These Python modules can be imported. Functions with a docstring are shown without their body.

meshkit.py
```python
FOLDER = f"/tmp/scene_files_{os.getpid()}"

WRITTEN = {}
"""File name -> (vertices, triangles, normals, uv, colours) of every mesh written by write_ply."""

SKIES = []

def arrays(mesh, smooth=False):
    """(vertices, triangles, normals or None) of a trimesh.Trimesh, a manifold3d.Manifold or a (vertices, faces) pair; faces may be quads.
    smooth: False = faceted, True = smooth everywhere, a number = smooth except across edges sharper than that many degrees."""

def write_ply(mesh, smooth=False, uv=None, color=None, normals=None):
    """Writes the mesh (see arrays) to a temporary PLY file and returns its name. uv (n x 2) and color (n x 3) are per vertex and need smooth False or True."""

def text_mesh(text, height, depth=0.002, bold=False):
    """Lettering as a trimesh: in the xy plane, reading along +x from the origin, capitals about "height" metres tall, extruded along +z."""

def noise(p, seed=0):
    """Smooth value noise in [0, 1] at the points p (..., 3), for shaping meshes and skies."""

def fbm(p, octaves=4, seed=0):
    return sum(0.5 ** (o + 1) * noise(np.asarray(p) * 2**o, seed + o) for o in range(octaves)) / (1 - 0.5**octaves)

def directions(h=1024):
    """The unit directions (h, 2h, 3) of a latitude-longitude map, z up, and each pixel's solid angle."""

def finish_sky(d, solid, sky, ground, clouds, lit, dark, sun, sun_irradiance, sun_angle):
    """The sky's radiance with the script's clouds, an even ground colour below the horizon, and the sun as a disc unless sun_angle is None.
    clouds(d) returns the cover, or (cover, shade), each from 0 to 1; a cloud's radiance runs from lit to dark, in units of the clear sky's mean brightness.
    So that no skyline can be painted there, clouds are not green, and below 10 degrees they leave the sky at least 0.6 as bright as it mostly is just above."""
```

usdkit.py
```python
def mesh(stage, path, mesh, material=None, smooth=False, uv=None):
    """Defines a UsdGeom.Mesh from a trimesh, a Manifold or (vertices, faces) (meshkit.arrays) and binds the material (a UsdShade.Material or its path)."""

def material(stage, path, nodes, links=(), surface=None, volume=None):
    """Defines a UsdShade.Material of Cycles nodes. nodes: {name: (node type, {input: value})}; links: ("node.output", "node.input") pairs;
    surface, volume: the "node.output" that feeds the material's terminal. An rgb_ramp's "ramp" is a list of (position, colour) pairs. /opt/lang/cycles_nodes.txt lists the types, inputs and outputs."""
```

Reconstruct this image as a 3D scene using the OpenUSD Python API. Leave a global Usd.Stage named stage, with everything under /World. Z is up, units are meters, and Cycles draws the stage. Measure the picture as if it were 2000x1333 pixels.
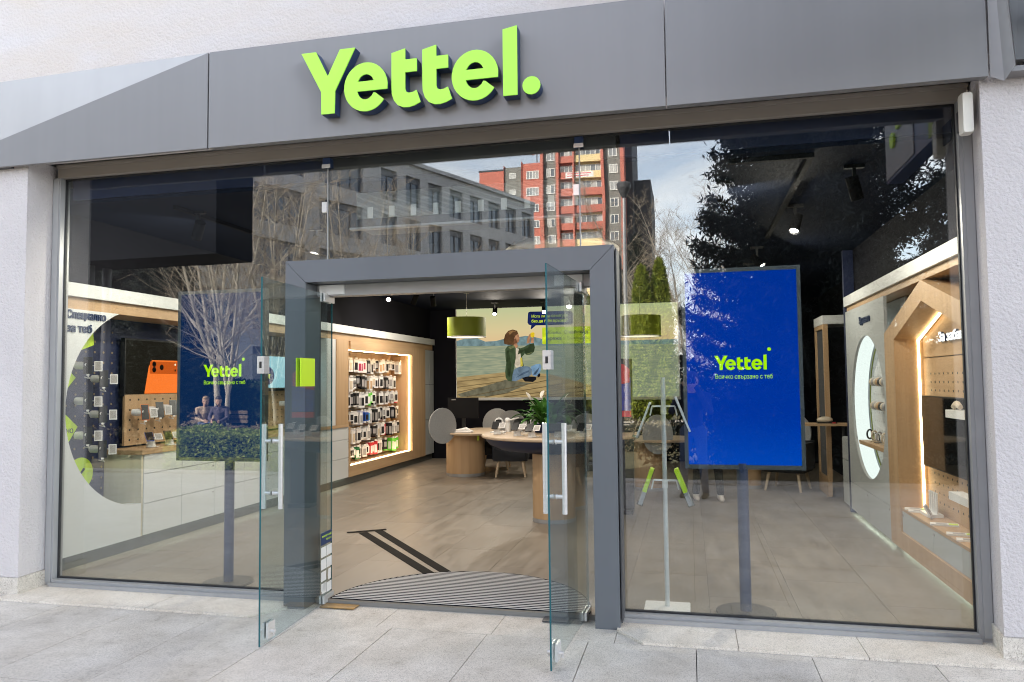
import math, random
import numpy as np, trimesh, usdkit, meshkit, manifold3d
from manifold3d import Manifold
import shapely
from shapely import affinity
from shapely.geometry import Polygon, Point, LineString, box as sbox
from pxr import Usd, UsdGeom, UsdLux, UsdShade, Gf, Sdf

# ------------------------------------------------------------------ camera, sky, sun, exposure
stage = Usd.Stage.CreateInMemory()
UsdGeom.SetStageUpAxis(stage, 'Z'); UsdGeom.SetStageMetersPerUnit(stage, 1.0)
UsdGeom.Xform.Define(stage, '/World'); UsdGeom.Scope.Define(stage, '/World/Looks')
EXPOSURE = 2.3
SKY_STRENGTH, SUN_INTENSITY = 0.14, 1.15
EK = 2.0**(0.8-EXPOSURE)                                             # keeps lamps and screens at their brightness in the picture
SUN = np.array([-0.5, 0.75, 0.62]); SUN /= np.linalg.norm(SUN)          # towards the sun: behind the shop, to the left
EYE, YAW, PITCH, ROLL = np.array([0.0, -5.307, 1.6]), 0.23114, 0.05439, -0.01054
fw = np.array([-math.sin(YAW)*math.cos(PITCH), math.cos(YAW)*math.cos(PITCH), math.sin(PITCH)])
r0 = np.array([math.cos(YAW), math.sin(YAW), 0]); u0 = np.cross(r0, fw)
rt, up = math.cos(ROLL)*r0+math.sin(ROLL)*u0, -math.sin(ROLL)*r0+math.cos(ROLL)*u0
cam = UsdGeom.Camera.Define(stage, '/World/camera')
cam.CreateHorizontalApertureAttr(36.0); cam.CreateFocalLengthAttr(36.0*1471.27/2000); cam.CreateFStopAttr(0.0)
cam.CreateVerticalApertureAttr(36.0*682/1024); cam.CreateClippingRangeAttr(Gf.Vec2f(0.02, 2000)); cam.CreateExposureAttr(EXPOSURE)
cam.AddTransformOp().Set(Gf.Matrix4d(*[float(x) for row in ([*rt, 0], [*up, 0], [*(-fw), 0], [*EYE, 1]) for x in row]))

M = {}
def material(name, nodes, links, surface=None, volume=None):
    M[name] = usdkit.material(stage, '/World/Looks/'+name, nodes, links, surface=surface, volume=volume); return M[name]
material('sky_look', {
    'sky': ('sky_texture', {'sky_type': 'single_scattering', 'sun_disc': False, 'sun_elevation': math.asin(SUN[2]), 'sun_rotation': math.atan2(SUN[0], SUN[1]), 'air_density': 1.0, 'aerosol_density': 1.2, 'ozone_density': 0.8}),
    'tc': ('texture_coordinate', {}), 'map': ('mapping', {'scale': (1.6, 1.6, 5.5)}),
    'noise': ('noise_texture', {'scale': 2.2, 'detail': 6, 'roughness': 0.6, 'distortion': 0.5}),
    'ramp': ('rgb_ramp', {'ramp': [(0.46, (0, 0, 0)), (0.70, (0.85, 0.85, 0.85))]}),
    'sat': ('hsv', {'saturation': 0.56}), 'bw': ('rgb_to_bw', {}), 'mul': ('math', {'math_type': 'multiply', 'value2': 1.8}), 'comb': ('combine_xyz', {}),
    'mix': ('mix_color', {}), 'bg': ('background_shader', {'strength': SKY_STRENGTH})},
    [('tc.generated', 'map.vector'), ('map.vector', 'noise.vector'), ('noise.fac', 'ramp.fac'), ('sky.color', 'bw.color'), ('bw.val', 'mul.value1'),
     ('mul.value', 'comb.x'), ('mul.value', 'comb.y'), ('mul.value', 'comb.z'), ('ramp.color', 'mix.fac'), ('sky.color', 'sat.color'), ('sat.color', 'mix.a'), ('comb.vector', 'mix.b'), ('mix.result', 'bg.color')], surface='bg.background')
dome = UsdLux.DomeLight.Define(stage, '/World/sky')
UsdShade.MaterialBindingAPI.Apply(dome.GetPrim()).Bind(M['sky_look'])
dome.GetPrim().SetCustomDataByKey('kind', 'structure')
sun = UsdLux.DistantLight.Define(stage, '/World/sun')
sun.CreateIntensityAttr(SUN_INTENSITY); sun.CreateAngleAttr(0.5); sun.CreateNormalizeAttr(True); sun.CreateColorAttr(Gf.Vec3f(1.0, 0.93, 0.83))
sx = np.cross([0, 0, 1.0], SUN); sx /= np.linalg.norm(sx); sy = np.cross(SUN, sx)
sun.AddTransformOp().Set(Gf.Matrix4d(*[float(x) for row in ([*sx, 0], [*sy, 0], [*SUN, 0], [0, 0, 30, 1]) for x in row]))

# ------------------------------------------------------------------ materials
def pm(name, base, rough=0.6, metal=0.0, var=None, bump=None, spec=0.5, emit=None, coat=0.0, sheen=0.0, obj=False, rvar=False):
    """principled surface. var=(scale or (sx,sy,sz), amount, second colour or None); bump=(scale, strength)"""
    n = {'p': ('principled_bsdf', {'base_color': base, 'roughness': rough, 'metallic': metal, 'specular_ior_level': spec, 'coat_weight': coat, 'sheen_weight': sheen})}
    l = []
    if emit: n['p'][1]['emission_color'] = emit[0]; n['p'][1]['emission_strength'] = emit[1]*EK
    if var or bump:
        n['g'] = ('texture_coordinate', {}) if obj else ('geometry', {})
    src = 'g.object' if obj else 'g.position'
    if var:
        sc = var[0] if np.ndim(var[0]) else (var[0],)*3
        b2 = var[2] if len(var) > 2 and var[2] is not None else tuple(min(1, c*(1+var[1])) for c in base)
        b1 = tuple(c*(1-var[1]) for c in base) if not (len(var) > 2 and var[2] is not None) else base
        n['m'] = ('mapping', {'scale': sc}); n['t'] = ('noise_texture', {'scale': 1.0, 'detail': 6, 'roughness': 0.62, 'distortion': 0.3})
        n['r'] = ('rgb_ramp', {'ramp': [(0.28, b1), (0.72, b2)]})
        l += [(src, 'm.vector'), ('m.vector', 't.vector'), ('t.fac', 'r.fac'), ('r.color', 'p.base_color')]
        if rvar:
            n['rr'] = ('map_range', {'from_min': 0.3, 'from_max': 0.7, 'to_min': rough*0.8, 'to_max': min(1, rough*1.25)})
            l += [('t.fac', 'rr.value'), ('rr.result', 'p.roughness')]
    if bump:
        sc = bump[0] if np.ndim(bump[0]) else (bump[0],)*3
        n['bm'] = ('mapping', {'scale': sc}); n['bt'] = ('noise_texture', {'scale': 1.0, 'detail': 5, 'roughness': 0.6})
        n['b'] = ('bump', {'strength': bump[1], 'distance': bump[2] if len(bump) > 2 else 0.01})
        l += [(src, 'bm.vector'), ('bm.vector', 'bt.vector'), ('bt.fac', 'b.height'), ('b.normal', 'p.normal')]
    return material(name, n, l, surface='p.BSDF')

def glass(name, r0, tint=(0.93, 0.96, 0.95), wob=0.0):
    n = {'w': ('layer_weight', {'blend': 0.5}), 'p5': ('math', {'math_type': 'power', 'value2': 5.0}), 's': ('math', {'math_type': 'multiply_add', 'value2': 1-r0, 'value3': r0}),
         't': ('transparent_bsdf', {'color': tint}), 'g': ('glossy_bsdf', {'color': (1, 1, 1), 'roughness': 0.0}), 'x': ('mix_closure', {})}
    l = [('w.facing', 'p5.value1'), ('p5.value', 's.value1'), ('s.value', 'x.fac'), ('t.BSDF', 'x.closure1'), ('g.BSDF', 'x.closure2')]
    if wob:
        n['q'] = ('geometry', {}); n['nz'] = ('noise_texture', {'scale': 1.3, 'detail': 1}); n['b'] = ('bump', {'strength': wob, 'distance': 0.01})
        l += [('q.position', 'nz.vector'), ('nz.fac', 'b.height'), ('b.normal', 'g.normal')]
    return material(name, n, l, surface='x.closure')

def speckle(name, base, dark, light, scale, rough=0.8, bump=0.1, stain=None):
    """granite: grains of three tones, broad stains"""
    n = {'g': ('geometry', {}), 'v': ('voronoi_texture', {'scale': scale}), 'sat': ('hsv', {'saturation': 0.56}), 'bw': ('rgb_to_bw', {}), 'r': ('rgb_ramp', {'ramp': [(0.0, dark), (0.22, dark), (0.4, base), (0.7, base), (0.95, light)]}),
         'n': ('noise_texture', {'scale': 1.7, 'detail': 7, 'roughness': 0.65}), 'nr': ('rgb_ramp', {'ramp': [(0.3, stain or (0.78, 0.76, 0.74)), (0.62, (1, 1, 1))]}),
         'n2': ('noise_texture', {'scale': 5.5, 'detail': 8, 'roughness': 0.75}), 'nr2': ('rgb_ramp', {'ramp': [(0.29, (0.55, 0.53, 0.51)), (0.39, (0.90, 0.895, 0.885)), (0.52, (1, 1, 1))]}), 'x2': ('mix_color', {'blend_type': 'multiply', 'fac': 1.0}),
         'x': ('mix_color', {'blend_type': 'multiply', 'fac': 1.0}), 'b': ('bump', {'strength': bump, 'distance': 0.004}), 'p': ('principled_bsdf', {'roughness': rough})}
    return material(name, n, [('g.position', 'v.vector'), ('g.position', 'n.vector'), ('v.color', 'bw.color'), ('bw.val', 'r.fac'), ('n.fac', 'nr.fac'), ('r.color', 'x.a'), ('nr.color', 'x.b'), ('x.result', 'x2.a'), ('g.position', 'n2.vector'), ('n2.fac', 'nr2.fac'), ('nr2.color', 'x2.b'), ('x2.result', 'p.base_color'), ('bw.val', 'b.height'), ('b.normal', 'p.normal')], surface='p.BSDF')

def emat(name, color, strength):
    return material(name, {'e': ('emission', {'color': color, 'strength': strength*EK})}, [], surface='e.emission')

def wood(name, a, b, axis='z', rough=0.5, k=1.0):
    sc = {'z': (14*k, 14*k, 0.9), 'y': (14*k, 0.9, 14*k), 'x': (0.9, 14*k, 14*k)}[axis]
    return pm(name, a, rough, var=(sc, 0, b), bump=(tuple(6*s for s in sc), 0.05, 0.003), spec=0.4)

def leafmat(name, a, b, trans=0.3, scale=3.0):
    n = {'g': ('geometry', {}), 'n': ('noise_texture', {'scale': scale, 'detail': 3}), 'r': ('rgb_ramp', {'ramp': [(0.32, a), (0.68, b)]}), 'd': ('principled_bsdf', {'roughness': 0.55, 'specular_ior_level': 0.3}), 't': ('translucent_bsdf', {}), 'x': ('mix_closure', {'fac': trans})}
    return material(name, n, [('g.position', 'n.vector'), ('n.fac', 'r.fac'), ('r.color', 'd.base_color'), ('r.color', 't.color'), ('d.BSDF', 'x.closure1'), ('t.BSDF', 'x.closure2')], surface='x.closure')

pm('stucco', (0.59, 0.545, 0.54), 0.95, var=((1.3, 1.3, 0.8), 0.075), bump=(48, 1.0, 0.016), spec=0.15)
pm('stucco_top', (0.615, 0.585, 0.60), 0.95, var=((0.55, 0.55, 2.0), 0, (0.60, 0.525, 0.465)), bump=(42, 0.8, 0.014), spec=0.15)
speckle('granite', (0.63, 0.575, 0.52), (0.44, 0.40, 0.36), (0.72, 0.665, 0.61), 210, 0.8, 0.15, (0.76, 0.735, 0.70))
speckle('granite_cool', (0.605, 0.555, 0.505), (0.42, 0.385, 0.35), (0.70, 0.65, 0.60), 210, 0.8, 0.15, (0.72, 0.70, 0.67))
speckle('granite_warm', (0.70, 0.63, 0.55), (0.47, 0.42, 0.365), (0.80, 0.74, 0.67), 240, 0.8, 0.15, (0.86, 0.83, 0.79))
speckle('plinth_stone', (0.62, 0.565, 0.50), (0.42, 0.375, 0.325), (0.73, 0.68, 0.61), 150, 0.9, 0.5)
pm('joint', (0.20, 0.185, 0.17), 0.95)
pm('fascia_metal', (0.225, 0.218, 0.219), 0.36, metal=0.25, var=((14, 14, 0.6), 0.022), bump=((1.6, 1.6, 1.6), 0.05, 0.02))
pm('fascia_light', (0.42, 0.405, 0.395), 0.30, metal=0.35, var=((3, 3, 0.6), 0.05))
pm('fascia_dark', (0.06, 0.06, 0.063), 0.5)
pm('portal_metal', (0.118, 0.125, 0.137), 0.38, metal=0.15, var=((2, 2, 0.5), 0.07))
pm('alu', (0.34, 0.335, 0.335), 0.42, metal=0.35, var=((4, 4, 4), 0.05))
pm('alu_warm', (0.27, 0.235, 0.20), 0.5, var=((1, 4, 4), 0.08))
pm('matt_black', (0.010, 0.010, 0.011), 0.85, spec=0.1)
pm('alu_dark', (0.045, 0.045, 0.05), 0.5)
pm('gasket', (0.012, 0.012, 0.014), 0.6)
pm('pale_steel', (0.62, 0.62, 0.61), 0.35, metal=0.3)
pm('steel', (0.66, 0.645, 0.63), 0.26, metal=0.65, var=((2, 2, 90), 0.06))
pm('sign_green', (0.42, 0.86, 0.075), 0.4, emit=((0.42, 1.0, 0.06), 0.05))
pm('sign_navy', (0.012, 0.03, 0.085), 0.35)
pm('white_plastic', (0.72, 0.71, 0.69), 0.4, var=(5, 0.04))
pm('cream_plastic', (0.68, 0.64, 0.57), 0.45, var=(8, 0.05))
pm('black_plastic', (0.012, 0.012, 0.013), 0.35)
pm('navy', (0.010, 0.018, 0.062), 0.55, var=(2, 0.12))
pm('navy_band', (0.006, 0.014, 0.05), 0.4, var=((0.6, 0.6, 8), 0.2))
pm('black_wall', (0.007, 0.007, 0.010), 0.85, var=(1.5, 0.15), spec=0.1)
pm('ceiling_paint', (0.009, 0.013, 0.026), 0.8, var=(1.2, 0.1), spec=0.06)
pm('unit_white', (0.60, 0.61, 0.60), 0.45, var=(1.2, 0.025))
pm('unit_gray', (0.42, 0.44, 0.44), 0.42, var=(1.2, 0.03))
pm('skirting', (0.10, 0.105, 0.095), 0.28, var=(3, 0.1))
wood('oak', (0.40, 0.255, 0.135), (0.50, 0.335, 0.19), 'z')
wood('oak_y', (0.40, 0.255, 0.135), (0.50, 0.335, 0.19), 'y')
wood('oak_x', (0.40, 0.255, 0.135), (0.50, 0.335, 0.19), 'x')
wood('oak_pale', (0.50, 0.45, 0.33), (0.58, 0.53, 0.40), 'z')
wood('oak_top', (0.42, 0.31, 0.21), (0.52, 0.40, 0.28), 'x')
wood('leg_wood', (0.52, 0.40, 0.27), (0.60, 0.48, 0.34), 'z')
for i, (a, b) in enumerate([((0.168, 0.140, 0.110), (0.245, 0.208, 0.168)), ((0.178, 0.149, 0.118), (0.252, 0.216, 0.176)), ((0.159, 0.132, 0.104), (0.234, 0.198, 0.160))]):
    pm('floor_tile_%d' % i, a, 0.42, var=((9, 1.6, 9), 0, b), bump=((30, 5, 30), 0.06, 0.003), spec=0.45, rvar=True)
pm('mat_dark', (0.012, 0.012, 0.016), 0.95, spec=0.05)
pm('mat_light', (0.50, 0.49, 0.485), 0.5)
pm('tape_dark', (0.022, 0.020, 0.018), 0.9, var=(6, 0.2), spec=0.08)
pm('rust_plate', (0.22, 0.17, 0.11), 0.55, metal=0.5, var=(14, 0, (0.40, 0.23, 0.07)), bump=(60, 0.5, 0.003))
pm('lime', (0.50, 0.72, 0.02), 0.45)
pm('lamp_green', (0.22, 0.27, 0.012), 0.6, var=((30, 30, 4), 0.06))
pm('orange', (0.85, 0.20, 0.035), 0.35)
pm('paper_white', (0.72, 0.71, 0.70), 0.6)
pm('tag_print', (0.36, 0.34, 0.32), 0.6, var=((120, 120, 260), 0.5))
pm('fabric_gray', (0.33, 0.34, 0.345), 0.9, var=(60, 0.1), sheen=0.2, bump=(250, 0.3, 0.003))
pm('fabric_dark', (0.016, 0.018, 0.024), 0.95, var=(60, 0.2), sheen=0.1)
pm('led_body', (0.02, 0.02, 0.02), 0.5)
emat('led_warm', (1.0, 0.72, 0.40), 15.0)
emat('led_white', (0.85, 1.0, 0.80), 8.0)
emat('led_soft', (1.0, 0.74, 0.42), 7.0)
emat('spot_lens', (1.0, 0.93, 0.82), 14.0)
emat('lamp_diffuser', (1.0, 0.86, 0.66), 0.9)
emat('niche_glow', (0.94, 1.0, 0.95), 0.80)
glass('pane_glass', 0.115, (0.91, 0.94, 0.935), wob=0.05)
glass('door_glass', 0.05, (0.86, 0.915, 0.915))
glass('acrylic', 0.12, (0.80, 0.83, 0.83))
pm('glass_edge', (0.012, 0.085, 0.10), 0.2)
for nm, c in dict(c_red=(0.55, 0.03, 0.04), c_pink=(0.72, 0.38, 0.42), c_green=(0.13, 0.62, 0.05), c_dgreen=(0.02, 0.13, 0.05), c_blue=(0.03, 0.10, 0.42), c_black=(0.015, 0.015, 0.017), c_gray=(0.32, 0.31, 0.31), c_wine=(0.30, 0.02, 0.07), c_sky=(0.12, 0.42, 0.65), c_sand=(0.55, 0.47, 0.36), c_purple=(0.14, 0.03, 0.28)).items():
    pm(nm, c, 0.4)

# ------------------------------------------------------------------ geometry helpers
_t = np.array([[sx*a, sy*b, sz*c] for sx in (-1, 1) for sy in (-1, 1) for sz in (-1, 1) for a, b, c in ((1, 1, 0.5), (1, 0.5, 1), (0.5, 1, 1))], float)
_hull = trimesh.convex.convex_hull(_t)
_id = [int(np.argmin(np.abs(_t-v).sum(1))) for v in _hull.vertices]
_bf = np.array(_id)[_hull.faces]; _bs = np.sign(_t); _bi = (np.abs(_t) < 0.9).astype(float)
BF = np.array([[0,1,3],[0,3,2],[4,6,7],[4,7,5],[0,4,5],[0,5,1],[2,3,7],[2,7,6],[0,2,6],[0,6,4],[1,5,7],[1,7,3]])
class G:
    """collects shapes into one mesh"""
    def __init__(s): s.v, s.f, s.n = [], [], 0
    def add(s, v, f):
        v = np.asarray(v, float); f = np.asarray(f, int)
        if f.shape[1] == 4: f = np.vstack([f[:, [0, 1, 2]], f[:, [0, 2, 3]]])
        s.v.append(v); s.f.append(f+s.n); s.n += len(v); return s
    def mesh(s, m):
        v, f, _ = meshkit.arrays(m); return s.add(v, f)
    def box(s, x0, x1, y0, y1, z0, z1, c=0.0):
        ctr = np.array([(x0+x1)/2, (y0+y1)/2, (z0+z1)/2]); h = np.abs(np.array([x1-x0, y1-y0, z1-z0]))/2
        if c > 0:
            c = min(c, 0.45*h.min()); return s.add(ctr+_bs*h-_bs*_bi*c, _bf)
        return s.add([[x, y, z] for x in (x0, x1) for y in (y0, y1) for z in (z0, z1)], BF)
    def tube(s, pts, r, n=8, cap=True):
        p = np.asarray(pts, float); r = np.broadcast_to(r, (len(p),))
        t = np.gradient(p, axis=0) if len(p) > 2 else np.repeat(p[1:]-p[:1], 2, 0)
        t = t/(np.linalg.norm(t, axis=1, keepdims=True)+1e-12)
        ref = np.where(np.abs(t[:, 2:]) < 0.9, [0, 0, 1.0], [1.0, 0, 0]); a = np.cross(t, ref); a /= np.linalg.norm(a, axis=1, keepdims=True)+1e-12
        for i in range(1, len(a)):
            if a[i]@a[i-1] < 0: a[i] *= -1
        b = np.cross(t, a); an = np.arange(n)*2*np.pi/n
        v = p[:, None]+r[:, None, None]*(np.cos(an)[None, :, None]*a[:, None]+np.sin(an)[None, :, None]*b[:, None])
        i, j = np.meshgrid(np.arange(len(p)-1), np.arange(n), indexing='ij'); k = (j+1) % n
        q = np.stack([i*n+j, i*n+k, (i+1)*n+k, (i+1)*n+j], -1).reshape(-1, 4)
        s.add(v.reshape(-1, 3), q)
        if cap:
            for e, rev in ((0, 1), (len(p)-1, 0)):
                ring = v[e]; f = [[0, k, k+1] for k in range(1, n-1)]
                s.add(ring, [x[::-1] for x in f] if rev else f)
        return s
    def cyl(s, x, y, z0, z1, r, n=32, r1=None, c=0.0):
        r1 = r if r1 is None else r1
        if c: return s.lathe([(0, z0), (r-c, z0), (r, z0+c), (r1, z1-c), (r1-c, z1), (0, z1)], x, y, n)
        return s.lathe([(0, z0), (r, z0), (r1, z1), (0, z1)], x, y, n)
    def lathe(s, prof, x=0, y=0, n=40, sx=1.0, sy=1.0):
        an = np.arange(n)*2*np.pi/n; pr = np.array(prof, float)
        v = np.stack([x+sx*pr[:, :1]*np.cos(an), y+sy*pr[:, :1]*np.sin(an), np.repeat(pr[:, 1:], n, 1)], -1)
        i, j = np.meshgrid(np.arange(len(pr)-1), np.arange(n), indexing='ij'); k = (j+1) % n
        return s.add(v.reshape(-1, 3), np.stack([i*n+j, i*n+k, (i+1)*n+k, (i+1)*n+j], -1).reshape(-1, 4))
    def plate(s, poly, o, u, v, d):
        """shapely polygon in the plane o + a u + b v, thick d along u x v"""
        o, u, v = (np.asarray(x, float) for x in (o, u, v)); w = np.cross(u, v)
        for g in (poly.geoms if hasattr(poly, 'geoms') else [poly]):
            if g.is_empty or g.area < 1e-9: continue
            m = trimesh.creation.extrude_polygon(g, d); p = np.array(m.vertices)
            s.add(o+p[:, :1]*u+p[:, 1:2]*v+p[:, 2:]*w, m.faces)
        return s
    def text(s, txt, h, o, u, v, d=0.002, bold=False, width=None):
        m = meshkit.text_mesh(txt, h, d, bold); p = np.array(m.vertices)
        if width: p[:, 0] *= width/p[:, 0].max()
        o, u, v = (np.asarray(x, float) for x in (o, u, v)); w = np.cross(u, v)
        return s.add(o+p[:, :1]*u+p[:, 1:2]*v+p[:, 2:]*w, m.faces)
    def quad(s, a, b, c, d): return s.add([a, b, c, d], [[0, 1, 2], [0, 2, 3]])
    def out(s): return np.vstack(s.v), np.vstack(s.f)
    def moved(s, rot=0.0, t=(0, 0, 0), rx=0.0, sc=1.0):
        v, f = s.out(); v = v*sc
        c, q = math.cos(rx), math.sin(rx); v = v@np.array([[1, 0, 0], [0, c, -q], [0, q, c]]).T
        c, q = math.cos(rot), math.sin(rot); v = v@np.array([[c, -q, 0], [q, c, 0], [0, 0, 1]]).T+np.asarray(t, float)
        g = G(); g.add(v, f); return g

_used = {}
def numbered(path):
    k = _used.get(path, 0); _used[path] = k+1
    return path if k == 0 else '%s_%03d' % (path, k)
def setdata(prim, **kw):
    for k, v in kw.items():
        if v: prim.SetCustomDataByKey(k, v)
GROUPS = dict(spotlight='spotlights on the shop ceiling', glass_pane='panes of the shop window', sill_stone='granite sill stones under the window', glass_door='open glass door leaves', blind_box='bands along the inside of the window head', pane_joint='joint strips between the panes', digital_screen='blue screens on posts', bare_tree='bare trees across the street', conifer='dark conifers across the street', thuja='pair of columnar thujas', armchair='dark armchairs with pale round backs', desk='oak desks on round columns', pendant_lamp='olive green drum pendants', brochure='brochures and leaflets on show', console_box='white boxes before the television', smart_watch='smart watches on the oval niche shelf', strap_roll='rolls of watch straps', ceiling_track='lighting tracks on the ceiling', wall_screen='screens on the left wall', wall_unit='display units along the side walls', hedge='hedges across the street', floor_spring_plate='floor spring plates of the door')
class Thing:
    def __init__(s, name, label=None, cat=None, loc=(0, 0, 0), rz=0.0, group=None, kind=None, world=True):
        group = group or GROUPS.get(name)
        s.path = numbered('/World/'+name); s.loc = np.asarray(loc, float); s.world = world
        x = UsdGeom.Xform.Define(stage, s.path)
        x.AddTranslateOp().Set(Gf.Vec3d(*map(float, loc)))
        if rz: x.AddRotateZOp().Set(math.degrees(rz))
        s.prim = x.GetPrim(); setdata(s.prim, label=label, category=cat, group=group, kind=kind)
    def add(s, name, g, mat, parent=None, label=None, smooth=False, kind=None):
        v, f = g.out() if isinstance(g, G) else (np.array(g[0], float), np.array(g[1], int))
        if s.world: v = v-s.loc
        p = numbered((parent or s.path)+'/'+name)
        m = usdkit.mesh(stage, p, (v, f), M[mat], smooth=smooth)
        m.CreateDoubleSidedAttr(True); setdata(m.GetPrim(), label=label, kind=kind)
        return p
def solo(name, g, mat, label=None, cat=None, group=None, kind=None, smooth=False):
    v, f = g.out() if isinstance(g, G) else g
    p = numbered('/World/'+name); m = usdkit.mesh(stage, p, (v, f), M[mat], smooth=smooth); m.CreateDoubleSidedAttr(True)
    setdata(m.GetPrim(), label=label, category=cat, group=group, kind=kind); return p
def dup(src, loc, rz=0.0, label=None, cat=None, group=None, sc=None):
    was = src.prim.GetCustomData()
    t = Thing(src.path.split('/')[-1].rstrip('0123456789').rstrip('_'), label or was.get('label'), cat or was.get('category'), loc, rz, group or was.get('group'), world=False)
    if sc: UsdGeom.Xformable(t.prim).AddScaleOp().Set(Gf.Vec3f(*(sc if np.ndim(sc) else (sc,)*3)))
    t.prim.GetReferences().AddInternalReference(src.path); t.prim.SetInstanceable(True)
    return t
def disk_light(parent, pos, aim, r, power, color=(1, 0.90, 0.77)):
    """the light a lamp gives off; belongs to the lamp that PARENT names"""
    p = numbered(parent+'/light'); L = UsdLux.DiskLight.Define(stage, p)
    L.CreateRadiusAttr(r); L.CreateIntensityAttr(power); L.CreateNormalizeAttr(False); L.CreateColorAttr(Gf.Vec3f(*color))
    z = -np.asarray(aim, float); z /= np.linalg.norm(z); x = np.cross([0, 1.0, 0.01], z); x /= np.linalg.norm(x); y = np.cross(z, x)
    L.AddTransformOp().Set(Gf.Matrix4d(*[float(q) for row in ([*x, 0], [*y, 0], [*z, 0], [*pos, 1]) for q in row]))
UX, UY, UZ = np.eye(3)

def logo(dot='low'):
    """the shop's word mark, capitals .445 m tall, base line at 0; list of polygons, one for each letter"""
    Yp = Polygon([(0, .445), (.111, .445), (.201, .265), (.292, .445), (.405, .445), (.256, .155), (.252, 0), (.153, 0), (.151, .158)])
    def e(x):
        c = (x+.160, .162); o = affinity.scale(Point(0, 0).buffer(1, 48), .160, .170); i = affinity.scale(Point(0, 0).buffer(1, 48), .066, .088)
        ring = affinity.translate(o.difference(i), *c)
        bar = sbox(c[0]-.08, c[1]-.028, c[0]+.158, c[1]+.040)
        cut = Polygon([(c[0]+.0, c[1]-.028), (c[0]+.2, c[1]-.028), (c[0]+.2, c[1]-.085), (c[0]+.142, c[1]-.104), (c[0]+.074, c[1]-.048)])
        return ring.difference(cut).union(bar.intersection(affinity.translate(o, *c)))
    def t(x):
        stem = Polygon([(x, .375), (x+.099, .398), (x+.099, .12), (x+.106, .098), (x+.126, .090), (x+.152, .092), (x+.180, .104), (x+.208, .020), (x+.165, .001), (x+.125, -.008), (x+.085, -.006), (x+.045, .012), (x+.018, .045), (x+.003, .09), (x, .14)])
        return stem.union(sbox(x+.05, .233, x+.182, .321))
    l = Polygon([(1.450, .447), (1.547, .464), (1.547, .002), (1.450, .002)])
    d = Point(1.639, .055) if dot == 'low' else Point(1.625, .62)
    return [Yp, e(.324), t(.672), t(.893), e(1.099), l, d.buffer(.060 if dot == 'low' else .058, 24)]
# ------------------------------------------------------------------ the shop building
rng = np.random.default_rng(7)
shop = Thing('shop_building', 'pale lilac rendered building that holds the shop, with grey stone plinths', 'building', (-2, 5, 0))
g = G(); g.box(-7.0, 9.0, -.33, -.10, 3.47, 16.0); shop.add('wall', g, 'stucco_top')
g = G().plate(Polygon([(-7, -.33), (-5.197, -.33), (-5.217, -.052), (-5.217, .06), (-7, .06)]), (0, 0, .10), UX, UY, 3.368); shop.add('pillar', g, 'stucco')
g = G().plate(Polygon([(9, -.33), (1.736, -.33), (1.778, -.052), (1.778, .06), (9, .06)]), (0, 0, .10), UX, UY, 3.368); shop.add('pillar', g, 'stucco')
for pts in ([(-7, -.348), (-5.182, -.348), (-5.205, -.03), (-7, -.03)], [(9, -.348), (1.722, -.348), (1.768, -.03), (9, -.03)]):
    shop.add('plinth', G().plate(Polygon(pts), (0, 0, -.06), UX, UY, .158), 'plinth_stone')
g = G(); g.box(-7.0, -6.6, .06, 12, -.06, 16.0); g.box(2.9, 9.0, .06, 12, -.06, 16.0); g.box(-6.6, 2.9, 10.35, 12, -.06, 16.0)
g.box(-6.6, 2.9, .06, 10.35, 3.47, 3.9)
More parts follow.
